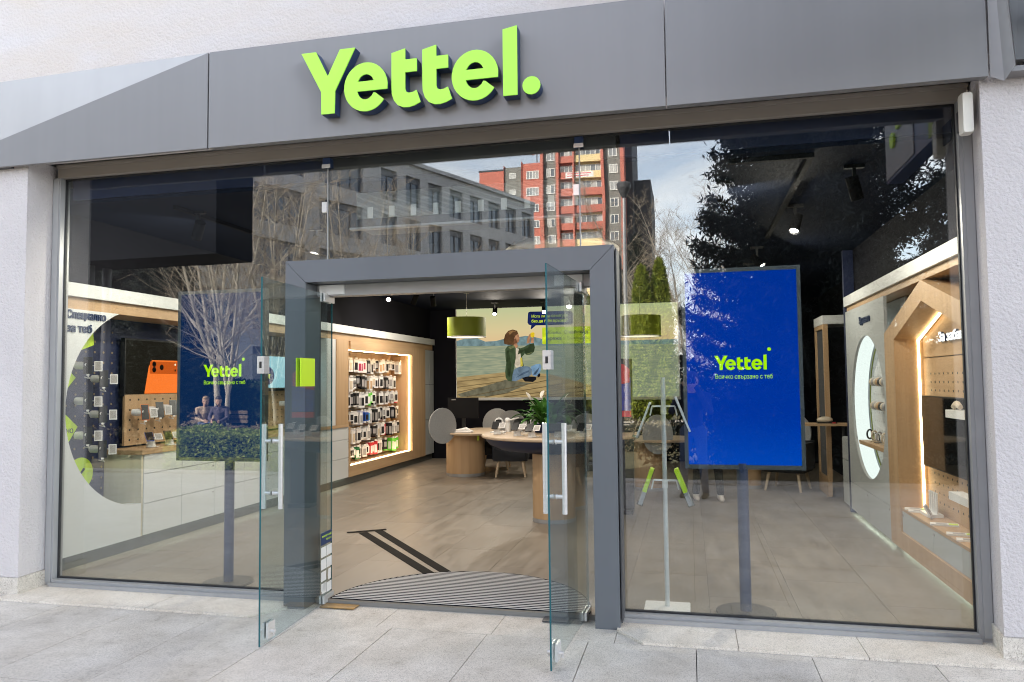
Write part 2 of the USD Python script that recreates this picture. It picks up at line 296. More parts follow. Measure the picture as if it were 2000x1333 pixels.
shop.add('rear_wall', g, 'stucco')
g = G(); g.box(-6.6, 2.9, -.10, 10.35, 15.5, 15.9); shop.add('roof', g, 'alu_dark')
wing = Thing('low_wing', 'low rendered wing that continues the shop building to the left', 'building', (-18, 5, 0))
g = G(); g.box(-30, -7.004, -.32, 12, -.06, 6.0); wing.add('wall', g, 'stucco')

# ground: one sheet to the horizon, paving in front, lawn and road across
g = G(); g.box(-400, 400, -600, 200, -.40, -.13); solo('ground', g, 'joint', kind='structure')
pav = Thing('pavement', kind='structure', loc=(0, -3, -.04))
g = G(); g.box(-30, 30, -7.0, 10.3, -.12, -.075); pav.add('bed', g, 'joint')
pm('asphalt', (0.06, 0.06, 0.062), 0.9, var=(2, 0.2), bump=(120, 0.5, 0.005))
g = G()
for i in range(-42, 30):                                            # long granite slabs, staggered, joints 4 mm
    x0 = -3.31+.662*i; off = rng.choice([0, .45, .8])+(.3 if i % 2 else 0)
    ys = [-.478, -1.35-off*.5]
    while ys[-1] > -7: ys.append(ys[-1]-rng.choice([1.0, 1.3, 1.3]))
    for a, b in zip(ys[:-1], ys[1:]):
        b = max(b, -7.0)
        if a-b < .05: continue
        dz = rng.uniform(-.0015, .0015)
        if -6.2 < x0 < 3.2 and a > -3.4:
            q = G(); q.box(x0+.0025, x0+.6595, b+.0025, a-.0025, -.075, -.04+dz, .0025); pav.add('slab', q, 'granite' if rng.random() < .6 else 'granite_cool')
        else: g.box(x0+.002, x0+.660, b+.002, a-.002, -.075, -.04+dz)
pav.add('far_slabs', g, 'granite_cool', kind='stuff')
q = G()
for i in range(-4, 7): q.box(-2.9+i*.8+.002, -2.9+(i+1)*.8-.002, -.476, -.062, -.075, -.040, .002)
pav.add('threshold_slab', q, 'granite')
# raised sill stones under the windows
def sill(xs, chamf):
    for k in range(len(xs)-1):
        t = Thing('sill_stone', ['wide warm granite sill stone at the foot of the left window', 'granite sill stone with cut corner beside the left door jamb', 'granite sill stone with cut corner beside the right door jamb', 'middle granite sill stone under the blue screen', 'last granite sill stone beside the right pillar'][chamf[k][1]], 'stone', ((xs[k]+xs[k+1])/2, -.27, -.04))
        x0, x1 = xs[k]+.002, xs[k+1]-.002
        p = Polygon({0: [(x0, -.475), (x1, -.475), (x1, -.06), (x0, -.06)], 1: [(x0, -.475), (x1-.16, -.475), (x1, -.24), (x1, -.06), (x0, -.06)], 2: [(x0, -.26), (x0+.18, -.475), (x1, -.475), (x1, -.06), (x0, -.06)]}[chamf[k][0]])
        t.add('slab', G().plate(p, (0, 0, -.0395), UX, UY, .0155), 'granite_warm')
sill([-5.26, -3.92, -2.905], [(0, 0), (1, 1)]); sill([-.505, .25, .98, 1.80], [(2, 2), (0, 3), (0, 4)])

# ------------------------------------------------------------------ fascia and sign
def FA(g, m):
    v, f = g.out(); v = v*[1.025, 1, 1.025]+[0, .12, 1.6*(1-1.025)]; return (v, f), m
fas = Thing('fascia', 'dark grey folded metal fascia band above the shop window', 'fascia', (-1.7, -.5, 3.34))
def slabp(name, x0, x1, mat='fascia_metal'):
    g = G(); g.box(x0+.004, x1-.004, -.525, -.495, 3.336, 4.052+(0), .003); g.box(x0+.004, x1-.004, -.494, -.455, 3.338, 3.352); return fas.add(name, *FA(g, mat))
slabp('panel', -3.40, -.106); slabp('panel', -.106, 1.722)
# left bay folded along a diagonal: lower triangle upright, upper triangle leaning back
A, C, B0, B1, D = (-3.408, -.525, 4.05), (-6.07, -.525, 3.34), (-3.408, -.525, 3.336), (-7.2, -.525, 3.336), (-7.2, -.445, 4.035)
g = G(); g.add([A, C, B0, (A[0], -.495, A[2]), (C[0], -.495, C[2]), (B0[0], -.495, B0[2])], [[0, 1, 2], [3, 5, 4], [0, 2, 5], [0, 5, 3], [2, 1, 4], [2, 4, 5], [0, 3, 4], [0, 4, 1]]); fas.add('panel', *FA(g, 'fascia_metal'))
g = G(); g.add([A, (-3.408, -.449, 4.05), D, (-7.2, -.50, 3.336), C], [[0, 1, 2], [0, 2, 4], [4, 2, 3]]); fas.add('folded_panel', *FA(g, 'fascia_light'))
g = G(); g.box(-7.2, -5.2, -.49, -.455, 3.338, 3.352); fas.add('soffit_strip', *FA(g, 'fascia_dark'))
# right return: narrow light fold, then a deep dark reveal
g = G(); g.add([(1.735, -.53, 4.7), (1.755, -.60, 4.7), (1.83, -.60, 3.36), (1.80, -.52, 3.30), (1.735, -.50, 3.34), (1.735, -.5, 4.7)], [[0, 1, 2], [0, 2, 3], [0, 3, 4], [0, 4, 5]]); fas.add('light_fold', *FA(g, 'alu'))
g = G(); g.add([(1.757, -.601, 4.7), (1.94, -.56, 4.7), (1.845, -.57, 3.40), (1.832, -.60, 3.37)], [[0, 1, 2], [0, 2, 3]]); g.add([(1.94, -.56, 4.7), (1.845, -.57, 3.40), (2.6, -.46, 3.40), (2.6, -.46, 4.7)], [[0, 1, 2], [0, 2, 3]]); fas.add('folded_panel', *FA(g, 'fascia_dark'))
g = G(); g.box(1.82, 3.2, -.57, -.452, 3.335, 3.365, .004); fas.add('soffit_strip', *FA(g, 'fascia_metal'))

sign = Thing('shop_sign', 'lime green raised letters with navy sides on the grey fascia', 'sign', (-1.75, -.525, 3.46))
for poly in logo():
    q = affinity.scale(poly.simplify(.0012), 1, 1, origin=(0, 0))
    side = sign.add('letter', *FA(G().plate(q, (-2.595, -.535, 3.463), UX, UZ, .080), 'sign_navy'))
    sign.add('letter_face', *FA(G().plate(q.buffer(-.0005), (-2.595, -.6155, 3.463), UX, UZ, .010), 'sign_green'), parent=side)

# blade sign on a bracket, out over the pavement to the right; its mirror image stands in the right pane
bl = Thing('blade_sign', 'grey and navy projecting sign with lime stripe, on a bracket', 'sign', (2.07, -.34, 3.6))
bl.add('body', G().box(2.0, 2.14, -2.95, -1.0, 3.57, 5.0, .01), 'sign_navy')
bl.add('face_panel', G().box(1.992, 1.999, -2.93, -1.98, 3.60, 4.98, .002), 'fascia_metal')
bl.add('stripe', G().box(1.992, 1.999, -1.55, -1.32, 3.60, 4.98, .002), 'lamp_green')
bl.add('letter', G().box(1.970, 1.991, -2.46, -2.34, 3.98, 4.9, .003), 'lime'); bl.add('dot', G().tube([(1.970, -2.62, 3.92), (1.991, -2.62, 3.92)], .075, 24), 'lime')
bl.add('bracket', G().tube([(2.07, -.99, 3.95), (2.07, -.40, 3.62)], .030, 4).box(2.0, 2.14, -.44, -.40, 3.47, 3.80, .004), 'fascia_metal')

# ------------------------------------------------------------------ window frame, panes, portal
fr = Thing('window_frame', 'grey aluminium frame round the whole shop window', 'window frame', (-1.7, 0, 0))
g = G(); g.box(-5.17, 1.76, -.06, .04, 3.362, 3.466, .004); g.box(-5.17, 1.76, -.075, -.045, 3.44, 3.469, .003); fr.add('top_rail', g, 'alu_warm')
g = G(); g.box(-5.215, -5.137, -.06, .04, -.026, 3.36, .004); g.box(-5.203, -5.150, -.068, -.059, .0, 3.36, .002); fr.add('side_post', g, 'alu')
g = G(); g.box(1.698, 1.80, -.06, .04, -.026, 3.36, .004); g.box(1.72, 1.77, -.068, -.059, .0, 3.36, .002); fr.add('side_post', g, 'alu')
for x0, x1 in ((-5.136, -2.89), (-.52, 1.696)):
    g = G(); g.box(x0, x1, -.07, .05, -.0255, .022, .004); g.box(x0, x1, -.105, -.0705, -.0255, .002, .003); fr.add('bottom_rail', g, 'alu')
    g = G(); g.box(x0, x1, -.012, .012, .022, .034); fr.add('gasket', g, 'gasket')
for x in (-5.136, 1.689):
    g = G(); g.box(x, x+.007, -.012, .012, .03, 3.36); fr.add('gasket', g, 'gasket')
g = G(); g.box(-5.129, 1.689, -.012, .012, 3.35, 3.361); fr.add('gasket', g, 'gasket')
LIFT = dict(left=(-5.129, -2.71, .034, 3.35), mid=(-2.702, -.742, 2.44, 3.35), right=(-.734, 1.689, .034, 3.35))
for nm, lab in (('left', 'large clear glass pane left of the door, with the white and navy unit behind it'), ('mid', 'clear glass pane over the door'), ('right', 'large clear glass pane right of the door, with the blue screen behind it')):
    x0, x1, z0, z1 = LIFT[nm]
    t = Thing('glass_pane', lab, 'window pane', ((x0+x1)/2, 0, z0))
    t.add('pane', G().box(x0, x1, -.005, .005, z0, z1), 'pane_glass')
for x, lab in ((-2.706, 'steel clip and joint strip between the panes at the left end over the door'), (-.738, 'steel clip and joint strip between the panes at the right end over the door')):
    t = Thing('pane_joint', lab, 'pane joint', (x, 0, 2.5))
    t.add('strip', G().box(x-.004, x+.004, -.008, .008, 2.50, 3.345), 'alu')
    t.add('clip', G().box(x-.03, x+.03, -.03, .03, 3.28, 3.349, .004), 'sign_navy'); t.add('clip_plate', G().box(x-.035, x+.035, -.036, -.031, 3.27, 3.30, .002), 'steel')
    t.add('bracket', G().box(x-.045, x-.005, -.014, .014, 2.93, 3.01, .003), 'steel')
prt = Thing('door_portal', 'dark grey square metal portal standing proud of the glass round the doorway', 'door frame', (-1.7, -.1, -.04))
y0, y1 = -.225, .02
def portal(name, pts, z=None):
    prt.add(name, G().plate(Polygon(pts), (0, y1, 0), UX, UZ, y1-y0), 'portal_metal')
portal('lintel', [(-2.938, 2.523), (-.483, 2.523), (-.648, 2.358), (-2.773, 2.358)])
portal('jamb', [(-2.938, -.04), (-2.773, -.04), (-2.773, 2.354), (-2.938, 2.519)]); portal('jamb', [(-.483, -.04), (-.648, -.04), (-.648, 2.354), (-.483, 2.519)])
g = G(); g.box(-.476, -.468, -.20, .02, 0, 2.50); prt.add('side_trim', g, 'alu_dark')
g = G(); g.box(-2.77, -.65, -.05, .05, 2.27, 2.355, .004); prt.add('header_rail', g, 'alu')
for x in (-2.70, -.88): prt.add('header_cover', G().box(x-.04, x+.16, -.07, .06, 2.28, 2.352, .004), 'white_plastic')

# ------------------------------------------------------------------ the two glass door leaves, standing open
def leaf(lab, hinge, rz, flip, tall):
    t = Thing('glass_door', lab, 'door', (hinge[0], hinge[1], -.03), rz, world=False)
    L, H = 1.085, 2.315
    t.add('pane', G().box(0, L, -.005, .005, .006, H), 'door_glass')
    g = G(); g.box(L, L+.003, -.005, .005, .006, H); t.add('polished_edge', g, 'glass_edge')
    g = G(); g.box(-.003, 0, -.005, .005, .006, H); t.add('polished_edge', g, 'glass_edge')
    for nm, x0, x1, z0, z1 in (('bottom_fitting', -.005, .17, .005, .062), ('top_fitting', -.005, .17, H-.062, H+.004), ('floor_bolt', L-.16, L-.07, .03, .13)):
        for s in (-1, 1): t.add(nm, G().box(x0, x1, s*.006, s*.021, z0, z1, .003), 'steel')
    t.add('bolt_knob', G().tube([(L-.11, .021, .07), (L-.11, .048, .07)], .012, 12).tube([(L-.11, .04, .07), (L-.11, .04, .045)], .006, 8), 'steel')
    t.add('bolt_knob', G().tube([(L-.11, -.021, .07), (L-.11, -.048, .07)], .012, 12).tube([(L-.11, -.04, .07), (L-.11, -.04, .045)], .006, 8), 'steel')
    for s in (-1, 1):
        h = t.add('handle', G().tube([(L-.15, s*.058, tall[0]), (L-.15, s*.058, tall[1])], .0155, 16), 'steel', smooth=40)
        for z in (tall[0]+.10, tall[1]-.11): t.add('stand_off', G().tube([(L-.15, s*.006, z), (L-.15, s*.058, z)], .0115, 12).tube([(L-.15, s*.006, z), (L-.15, s*.012, z)], .0155, 12), 'steel', parent=h, smooth=40)
    lk = t.add('lock', G().box(L-.055, L+.012, -.024, .024, 1.70, 1.81, .004), 'steel')
    t.add('keyhole', G().box(L+.0121, L+.0135, -.008, .008, 1.735, 1.775), 'black_plastic', parent=lk)
    return t
ang = math.atan2(-1.08, .062)
lf = leaf('left glass door leaf swung outwards, with price stickers near its hinge', (-2.697, .05), ang, 1, (.83, 1.375))
lf.add('lime_sticker', G().box(.335, .56, .007, .016, 1.615, 1.815, .002), 'lime', label='lime green plate stuck on the glass')
lf.add('sticker_back', G().box(.335, .575, -.016, -.007, 1.615, 1.815, .002), 'lime')
lf.add('notice_header', G().box(.005, .20, .0055, .0075, .435, .525), 'sign_navy', label='navy header of the notice with lime text')
lf.add('notice_text', G().text('Цени и условия', .016, (.012, .0076, .490), UX, UZ, .0006, True, .17).text('за услуги', .016, (.012, .0076, .462), UX, UZ, .0006, True, .10), 'lime')
for (x, z, w, h) in ((.005, .345, .095, .08), (.105, .345, .095, .08), (.005, .255, .095, .08), (.105, .255, .095, .08), (.108, .17, .09, .075), (.02, .16, .055, .085), (.105, .08, .08, .08), (.12, .10, .075, .06), (.01, .075, .09, .075)):
    lf.add('sticker', G().box(x, x+w-.006, .0055, .007, z, z+h-.006), 'paper_white')
rl = leaf('right glass door leaf swung outwards, nearest to the street', (-.728, .035), math.atan2(-1.08, -.068), -1, (.855, 1.385))
for x, lab in ((-2.53, 'worn rusty floor spring plate beside the left door hinge'), (-.87, 'black floor spring plate beside the right door hinge')):
    t = Thing('floor_spring_plate', lab, 'floor plate', (x, -.10, -.036)); t.add('plate', G().box(x-.15, x+.12, -.17, -.066, -.034, -.028, .002), 'rust_plate' if x < -2 else 'alu_dark')

# alarm sensor on the right pillar
t = Thing('alarm_sensor', 'cream plastic sensor box on a bracket under the fascia, with a looping cable', 'sensor', (1.70, -.12, 3.25))
t.add('housing', G().box(1.652, 1.708, -.30, -.215, 3.085, 3.33, .012), 'cream_plastic')
t.add('bracket', G().box(1.70, 1.706, -.215, -.02, 3.20, 3.215).box(1.69, 1.70, -.215, -.06, 3.15, 3.28), 'alu_dark')
th = np.linspace(0, 1, 14)
t.add('cable', G().tube([(1.69+.02*math.sin(a*3), -.26+.20*math.sin(a*math.pi)*.55, 3.09+a*.26-.03*math.sin(a*6.2)) for a in th], .005, 6), 'cream_plastic')
# ------------------------------------------------------------------ inside the shop: shell
fl = Thing('floor', kind='structure', loc=(-1.7, 5, 0))
fl.add('bed', G().box(-5.9, 2.5, -.058, 10.3, -.07, -.012), 'joint')
far = G()
for j in range(9):                                                   # large floor tiles, long side along the shop
    for i in range(14):
        x0 = -5.9+.6*i; ya = -.058+1.2*j+(.6 if i % 2 else 0)-.6; yb = min(ya+1.2, 10.3); ya = max(ya, -.058)
        if yb-ya < .02: continue
        k = int(rng.integers(3))
        q = G(); q.box(x0+.001, x0+.599, ya+.001, yb-.001, -.012, 0.0, .0012)
        fl.add('tile', q, 'floor_tile_%d' % k)
solo('ceiling', G().box(-6.6, 2.9, .05, 10.35, 3.16, 3.3), 'ceiling_paint', kind='structure')
solo('wall_left', G().box(-6.6, -5.80, .06, 10.35, -.06, 3.16), 'black_wall', kind='structure')
solo('wall_right', G().box(2.42, 2.9, .06, 10.35, -.06, 3.16), 'black_wall', kind='structure')
solo('wall_back', G().box(-5.80, 2.42, 10.02, 10.35, -.06, 3.16), 'black_wall', kind='structure')
# navy bulkhead strips behind the top of the panes
t = Thing('blind_box', 'navy band along the inside of the left window head', 'blind box', (-3.9, .12, 3.2)); t.add('box', G().box(-5.10, -2.72, .03, .22, 3.19, 3.36, .004), 'navy_band')
t = Thing('blind_box', 'navy band along the inside of the right window head', 'blind box', (.4, .12, 3.2)); t.add('box', G().box(-.45, 1.69, .03, .22, 3.19, 3.36, .004), 'navy_band')
t = Thing('blind_box', 'charcoal band along the inside of the window head over the door', 'blind box', (-1.6, .12, 3.2)); t.add('box', G().box(-2.69, -.48, .03, .22, 3.19, 3.36, .004), 'alu_dark')
# air curtain above the door
t = Thing('air_curtain', 'long grey air curtain with fine grille and white tabs above the doorway', 'air curtain', (-1.6, .45, 2.7))
t.add('casing', G().box(-2.60, -.78, .30, .62, 2.86, 3.15, .01), 'alu_dark')
for k in range(22): t.add('slat', G().box(-2.60, -.78, .286, .298, 2.93+k*.0098, 2.9335+k*.0098), 'unit_gray')
for k in range(10): t.add('tab', G().box(-2.50+k*.185, -2.455+k*.185, .276, .284, 2.93, 3.02, .003), 'white_plastic')
t.add('rail', G().box(-2.66, -.76, .28, .34, 2.845, 2.862, .003), 'alu')

# entrance mat, half round, dark with pale strips
mt = Thing('entrance_mat', 'half round dark entrance mat with pale metal strips inside the doorway', 'mat', (-1.68, .3, 0))
cx, cy, R = -1.68, -.055, .975
half = Point(cx, cy).buffer(R, 64).intersection(sbox(cx-R, cy, cx+R, cy+R))
mt.add('base', G().plate(half, (0, 0, .001), UX, UY, .004), 'mat_dark')
for k in range(24):
    ya = cy+.008+k*.0405; w = half.buffer(-.012).intersection(sbox(cx-2, ya, cx+2, ya+.017))
    if not w.is_empty: mt.add('strip', G().plate(w, (0, 0, .0052), UX, UY, .0008), 'mat_light')
gs = Thing('guide_strip', 'pair of dark tactile guide bars with a crossbar on the floor', 'floor strip', (-2.8, 1.6, 0))
for a, b, w in (((-3.46, 2.30), (-2.13, .735), .047), ((-3.325, 2.415), (-2.035, .84), .045)):
    d = np.array([b[0]-a[0], b[1]-a[1]]); n_ = np.array([-d[1], d[0]])/np.hypot(*d)*w
    gs.add('bar', G().plate(Polygon([np.add(a, n_), np.subtract(a, n_), np.subtract(b, n_), np.add(b, n_)]), (0, 0, .001), UX, UY, .003), 'tape_dark')
gs.add('crossbar', G().plate(LineString([(-3.62, 2.25), (-3.27, 2.49)]).buffer(.026, cap_style=2), (0, 0, .0045), UX, UY, .003), 'tape_dark')

# ------------------------------------------------------------------ left wall unit
XF = -5.30
lu = Thing('wall_unit', 'long white and oak display unit along the left wall with a lit accessory niche', 'display unit', (-5.5, 5, 0))
lu.add('back_panel', G().box(-5.80, -5.78, .12, 9.95, 0, 2.52), 'navy')
lu.add('upper_wall', G().box(-5.80, -5.42, .06, 10.02, 2.525, 3.16), 'black_wall')
lu.add('cornice', G().box(-5.80, XF-.0+.02, .12, 9.93, 2.40, 2.52, .004), 'unit_white')
lu.add('soffit_board', G().box(-5.79, XF-.03, .12, 9.92, 2.29, 2.398, .003), 'oak_y')
lu.add('skirting', G().box(-5.78, XF-.05, .12, 9.93, 0.001, .118), 'skirting')
# white front with the half circle cut out, centre y 1.16
front = sbox(.12, .122, 1.16, 2.288).difference(Point(1.16, 1.396).buffer(.953, 96))
lu.add('front_panel', G().plate(front, (XF-.03, 0, 0), UY, UZ, .03), 'unit_white')
ring = Point(1.16, 1.396).buffer(.961, 96).difference(Point(1.16, 1.396).buffer(.953, 96)).intersection(sbox(.12, .44, 1.16, 2.288))
lu.add('cut_edge', G().plate(ring, (XF-.15, 0, 0), UY, UZ, .118), 'unit_white')
pm('hole_tan', (0.22, 0.17, 0.11), 0.6)
pb = lu.add('pegboard', G().box(-5.775, -5.75, .12, 1.30, .12, 2.28), 'navy', label='navy pegboard behind the round opening')
q = G()
for i in range(9):
    for j in range(18):
        yy, zz = .33+i*.115, .38+j*.104
        q.tube([(-5.7505, yy, zz), (-5.746, yy, zz)], .0115, 10)
lu.add('peg_holes', q, 'hole_tan', parent=pb)
shape = lambda pts: Polygon(pts)
for nm, pts in (('lime_shape', [(.62, 2.0), (.985, 2.14), (1.0, 2.01), (.80, 1.94)]), ('lime_shape', [(.60, 1.83), (.78, 1.686), (.60, 1.50)]), ('lime_shape', [(.55, 1.42), (.67, 1.335), (.815, 1.215), (.70, 1.06), (.55, .95)])):
    lu.add(nm, G().plate(shape(pts), (-5.744, 0, 0), UY, UZ, .004), 'lime')
disc = lu.add('lime_disc', G().plate(Point(.862, .760).buffer(.155, 40), (-5.744, 0, 0), UY, UZ, .004), 'lime')
lu.add('lettering', G().plate(LineString([(.80, .70), (.90, .80)]).buffer(.012).union(Point(.82, .655).buffer(.022)), (-5.7395, 0, 0), UY, UZ, .002), 'navy', parent=disc)
lu.add('lettering', G().text('НО', .042, (-5.7395, .675, 1.16), UY, UZ, .002, True), 'navy')
lu.add('lettering', G().text('Специално', .072, (XF+.001, .190, 2.205), UY, UZ, .012, True, .455).text('за теб', .072, (XF+.001, .190, 2.085), UY, UZ, .012, True, .29), 'sign_navy', label='raised navy words on the white panel')
# counter with drawers
lu.add('counter_side', G().box(-5.74, XF-.006, 1.163, 1.19, .12, .915), 'oak_pale')
k = 0
for a in range(8):
    ya, yb = 1.192+a*.579, 1.192+(a+1)*.579
    for z0, z1 in ((.125, .430), (.436, .722), (.728, .915)):
        d = lu.add('drawer_front', G().box(XF-.02, XF, ya+.003, yb-.003, z0, z1, .002), 'unit_white')
        if a % 2: lu.add('lock', G().tube([(XF, yb-.04, z1-.035), (XF+.006, yb-.04, z1-.035)], .010, 10), 'steel', parent=d)
lu.add('carcass', G().box(-5.74, XF-.022, 1.19, 5.82, .165, .912), 'c_gray')
lu.add('countertop', G().box(-5.76, XF+.012, 1.150, 5.80, .918, .962, .003), 'oak_y')
wp = lu.add('pegboard', G().box(-5.70, -5.675, 1.355, 5.30, .985, 1.510, .002), 'oak', label='oak pegboard above the counter')
q = G()
for i in range(31):
    for j in range(5): q.tube([(-5.6752, 1.43+i*.125, 1.04+j*.104), (-5.6735, 1.43+i*.125, 1.04+j*.104)], .011, 8)
lu.add('peg_holes', q, 'black_plastic', parent=wp)
# tall end column, oak frame, lit niche
lu.add('column', G().box(-5.76, XF, 5.05, 5.36, .965, 2.288, .003), 'unit_white', label='white column beside the oak frame')
def ob(name, y0, y1, z0, z1, x0=-5.76, x1=XF+.01): lu.add(name, G().box(x0, x1, y0, y1, z0, z1, .004), 'oak_y' if z1-z0 < 1 else 'oak')
ob('frame_post', 5.362, 5.78, .964, 2.288); ob('frame_post', 5.805, 5.86, .12, .916); ob('frame_post', 8.62, 9.36, .12, 2.288)
ob('frame_rail', 5.862, 8.618, 2.15, 2.288); ob('frame_rail', 5.862, 8.618, .12, .29)
lu.add('niche_back', G().box(-5.77, -5.745, 5.78, 8.62, .29, 2.15), 'oak')
for a in ((5.80, 8.60, 2.132, 2.146), (5.80, 8.60, .292, .304)): lu.add('led_strip', G().box(-5.36, -5.345, *a), 'led_warm')
lu.add('led_strip', G().box(-5.36, -5.345, 8.602, 8.616, .30, 2.14), 'led_warm')
for k in range(6): lu.add('hook_rail', G().box(-5.744, -5.735, 5.9, 8.5, 2.02-k*.29, 2.035-k*.29), 'steel')
for a in range(2):
    for b in range(3): lu.add('slat_panel', G().box(-5.70, XF-.004, 9.372+a*.28, 9.642+a*.28, .125+b*.72, .838+b*.72, .003), 'unit_gray')
# under-cabinet glow
lu.add('led_strip', G().box(XF-.046, XF-.036, .3, 9.3, .134, .140), 'led_white')

# screens on the left wall
def wall_screen(lab, y0, y1, z0, z1, x, face):
    t = Thing('wall_screen', lab, 'screen', (x, (y0+y1)/2, z0)); t.add('casing', G().box(x-.05, x, y0-.02, y1+.02, z0-.02, z1+.02, .004), 'black_plastic'); t.add('picture', G().box(x+.0002, x+.002, y0, y1, z0, z1), face); return t
emat('screen_dark', (0.012, 0.010, 0.007), 1.0); emat('screen_pale', (0.50, 0.80, 0.88), 0.75); emat('screen_orange', (1.0, 0.20, 0.03), 0.85); emat('screen_orange_d', (0.80, 0.13, 0.015), 0.6); emat('screen_lime', (0.75, 0.85, 0.0), 0.7); emat('screen_navy', (0.012, 0.03, 0.13), 0.8); emat('screen_black', (0.005, 0.004, 0.003), 1.0)
ws = wall_screen('dark wall screen showing an orange phone above the oak pegboard', 1.37, 3.30, 1.515, 2.08, -5.68, 'screen_dark')
ph = Polygon([(1.655, 1.517), (1.715, 1.80), (1.76, 1.868), (2.16, 1.868), (2.20, 1.80), (2.29, 1.517)]).buffer(.012, join_style=1)
pt = ws.add('phone_picture', G().plate(ph.intersection(sbox(1, 1.517, 3, 2)), (-5.6775, 0, 0), UY, UZ, .001), 'screen_orange')
ws.add('camera_plateau', G().plate(sbox(1.735, 1.745, 2.185, 1.85).buffer(.015), (-5.676, 0, 0), UY, UZ, .001), 'screen_orange_d', parent=pt)
for (y, z) in ((1.785, 1.835), (1.785, 1.775), (1.905, 1.802)): ws.add('lens', G().plate(Point(y, z).buffer(.030, 20), (-5.6745, 0, 0), UY, UZ, .001), 'screen_black', parent=pt)
ws.add('lens', G().plate(Point(2.13, 1.77).buffer(.012, 12), (-5.6745, 0, 0), UY, UZ, .001), 'screen_black', parent=pt)
ws.add('flash', G().plate(Point(2.13, 1.835).buffer(.012, 12), (-5.6745, 0, 0), UY, UZ, .001), 'lamp_diffuser', parent=pt)
ws = wall_screen('pale blue wall screen with a yellow pennant above the counter phones', 3.62, 5.02, 1.555, 1.985, -5.55, 'screen_pale')
ws.add('badge', G().plate(affinity.scale(Point(3.86, 1.72).buffer(.12, 32), 1.2, 1), (-5.5475, 0, 0), UY, UZ, .001), 'screen_navy')
st = Polygon([(3.86+(.06 if k % 2 == 0 else .026)*math.sin(k*math.pi/5), 1.72+(.06 if k % 2 == 0 else .026)*math.cos(k*math.pi/5)) for k in range(10)])
ws.add('star', G().plate(st, (-5.5465, 0, 0), UY, UZ, .001), 'screen_lime')
ws.add('pennant', G().plate(Polygon([(4.44, 1.985), (4.86, 1.985), (4.62, 1.86)]), (-5.5475, 0, 0), UY, UZ, .001), 'screen_lime')
for z in (1.72, 1.68, 1.66): ws.add('caption', G().box(-5.5477, -5.547, 4.5, 4.9, z, z+.008), 'c_gray')

# ------------------------------------------------------------------ accessory packs on hooks
packs = {}; cnt = {}
ORD = ['first', 'second', 'third', 'fourth', 'fifth', 'sixth', 'seventh', 'eighth', 'ninth', 'tenth', 'eleventh', 'twelfth', 'thirteenth', 'fourteenth', 'fifteenth', 'sixteenth', 'seventeenth', 'eighteenth', 'nineteenth', 'twentieth', 'twenty-first', 'twenty-second', 'twenty-third', 'twenty-fourth', 'twenty-fifth']
kinds = [('white', 'paper_white', 'c_black'), ('white', 'paper_white', 'c_gray'), ('white and black', 'c_black', 'c_gray'), ('white', 'paper_white', 'c_sand'), ('white and pink', 'paper_white', 'c_pink'), ('white and wine red', 'paper_white', 'c_wine'), ('white and sky blue', 'paper_white', 'c_sky'), ('red', 'c_red', 'paper_white'), ('bright green', 'c_green', 'paper_white'), ('dark green', 'c_dgreen', 'paper_white'), ('navy blue', 'c_blue', 'c_black'), ('white and brown', 'paper_white', 'oak')]
def pack(kind, x, y, z, lab, grp):
    nm, m1, m2 = kinds[kind]
    if kind in packs: return dup(packs[kind], (x, y, z), rng.uniform(-.75, -.05), lab, None, grp, sc=(1, 1, float(rng.choice([.72, .9, 1, 1, 1.12]))))
    t = Thing('accessory_pack', lab, 'package', (x, y, z), -.35, grp, world=False)
    t.add('card', G().box(-.05, .05, -.042, .042, -.215, -.008, .003), m1)
    t.add('window', G().box(.0502, .053, -.028, .030, -.185, -.06, .002).box(-.030, .032, -.0465, -.0422, -.185, -.06, .002), m2)
    t.add('hook', G().tube([(-.12, 0, .004), (.055, 0, .004), (.06, 0, .012)], .004, 6).box(.055, .062, -.022, .022, .0, .024), 'white_plastic')
    packs[kind] = t; return t
rows = ['top', 'second', 'third', 'fourth', 'fifth', 'bottom']
pal = [[0, 2, 3, 0, 5, 5, 1, 2, 6, 2, 11, 5, 0, 1, 1, 1], [0, 0, 3, 0, 2, 2, 11, 0, 0, 4, 2, 1, 0, 0], [2, 2, 0, 2, 0, 1, 0, 8, 0, 0, 6, 0, 1, 0, 7], [2, 11, 0, 0, 1, 10, 6, 2, 0, 2, 10, 2, 2, 2], [10, 10, 0, 0, 0, 0, 1, 2, 3, 0, 7, 2, 0, 2], [9, 9, 0, 9, 0, 0, 7, 7, 0, 1, 2, 8, 8, 8]]
for r in range(6):
    n = 25
    for k in range(n):
        if r in (1, 2) and k in (0, 1, 2) and rng.random() < .5: continue
        kd = pal[r][min(len(pal[r])-1, int(k/n*len(pal[r])))] if rng.random() < .8 else int(rng.choice([0, 0, 1, 3]))
        z = 2.015-r*.29+rng.uniform(-.014, .014)
        if r >= 3 and k < 12 and k > 3: z -= .03
        cnt[(r, kd)] = cnt.get((r, kd), 0)+1
        lab = '%s %s pack from the left, %s row of the lit niche' % (ORD[cnt[(r, kd)]-1], kinds[kd][0]+(' card' if kinds[kd][2] == 'c_gray' and kd == 1 else ' blister' if kd == 3 else ''), rows[r])
        pack(kd, -5.60+rng.uniform(-.05, .07), 5.90+k*.107, z, lab, '%s packs, %s row of the lit niche' % (kinds[kd][0], rows[r]))
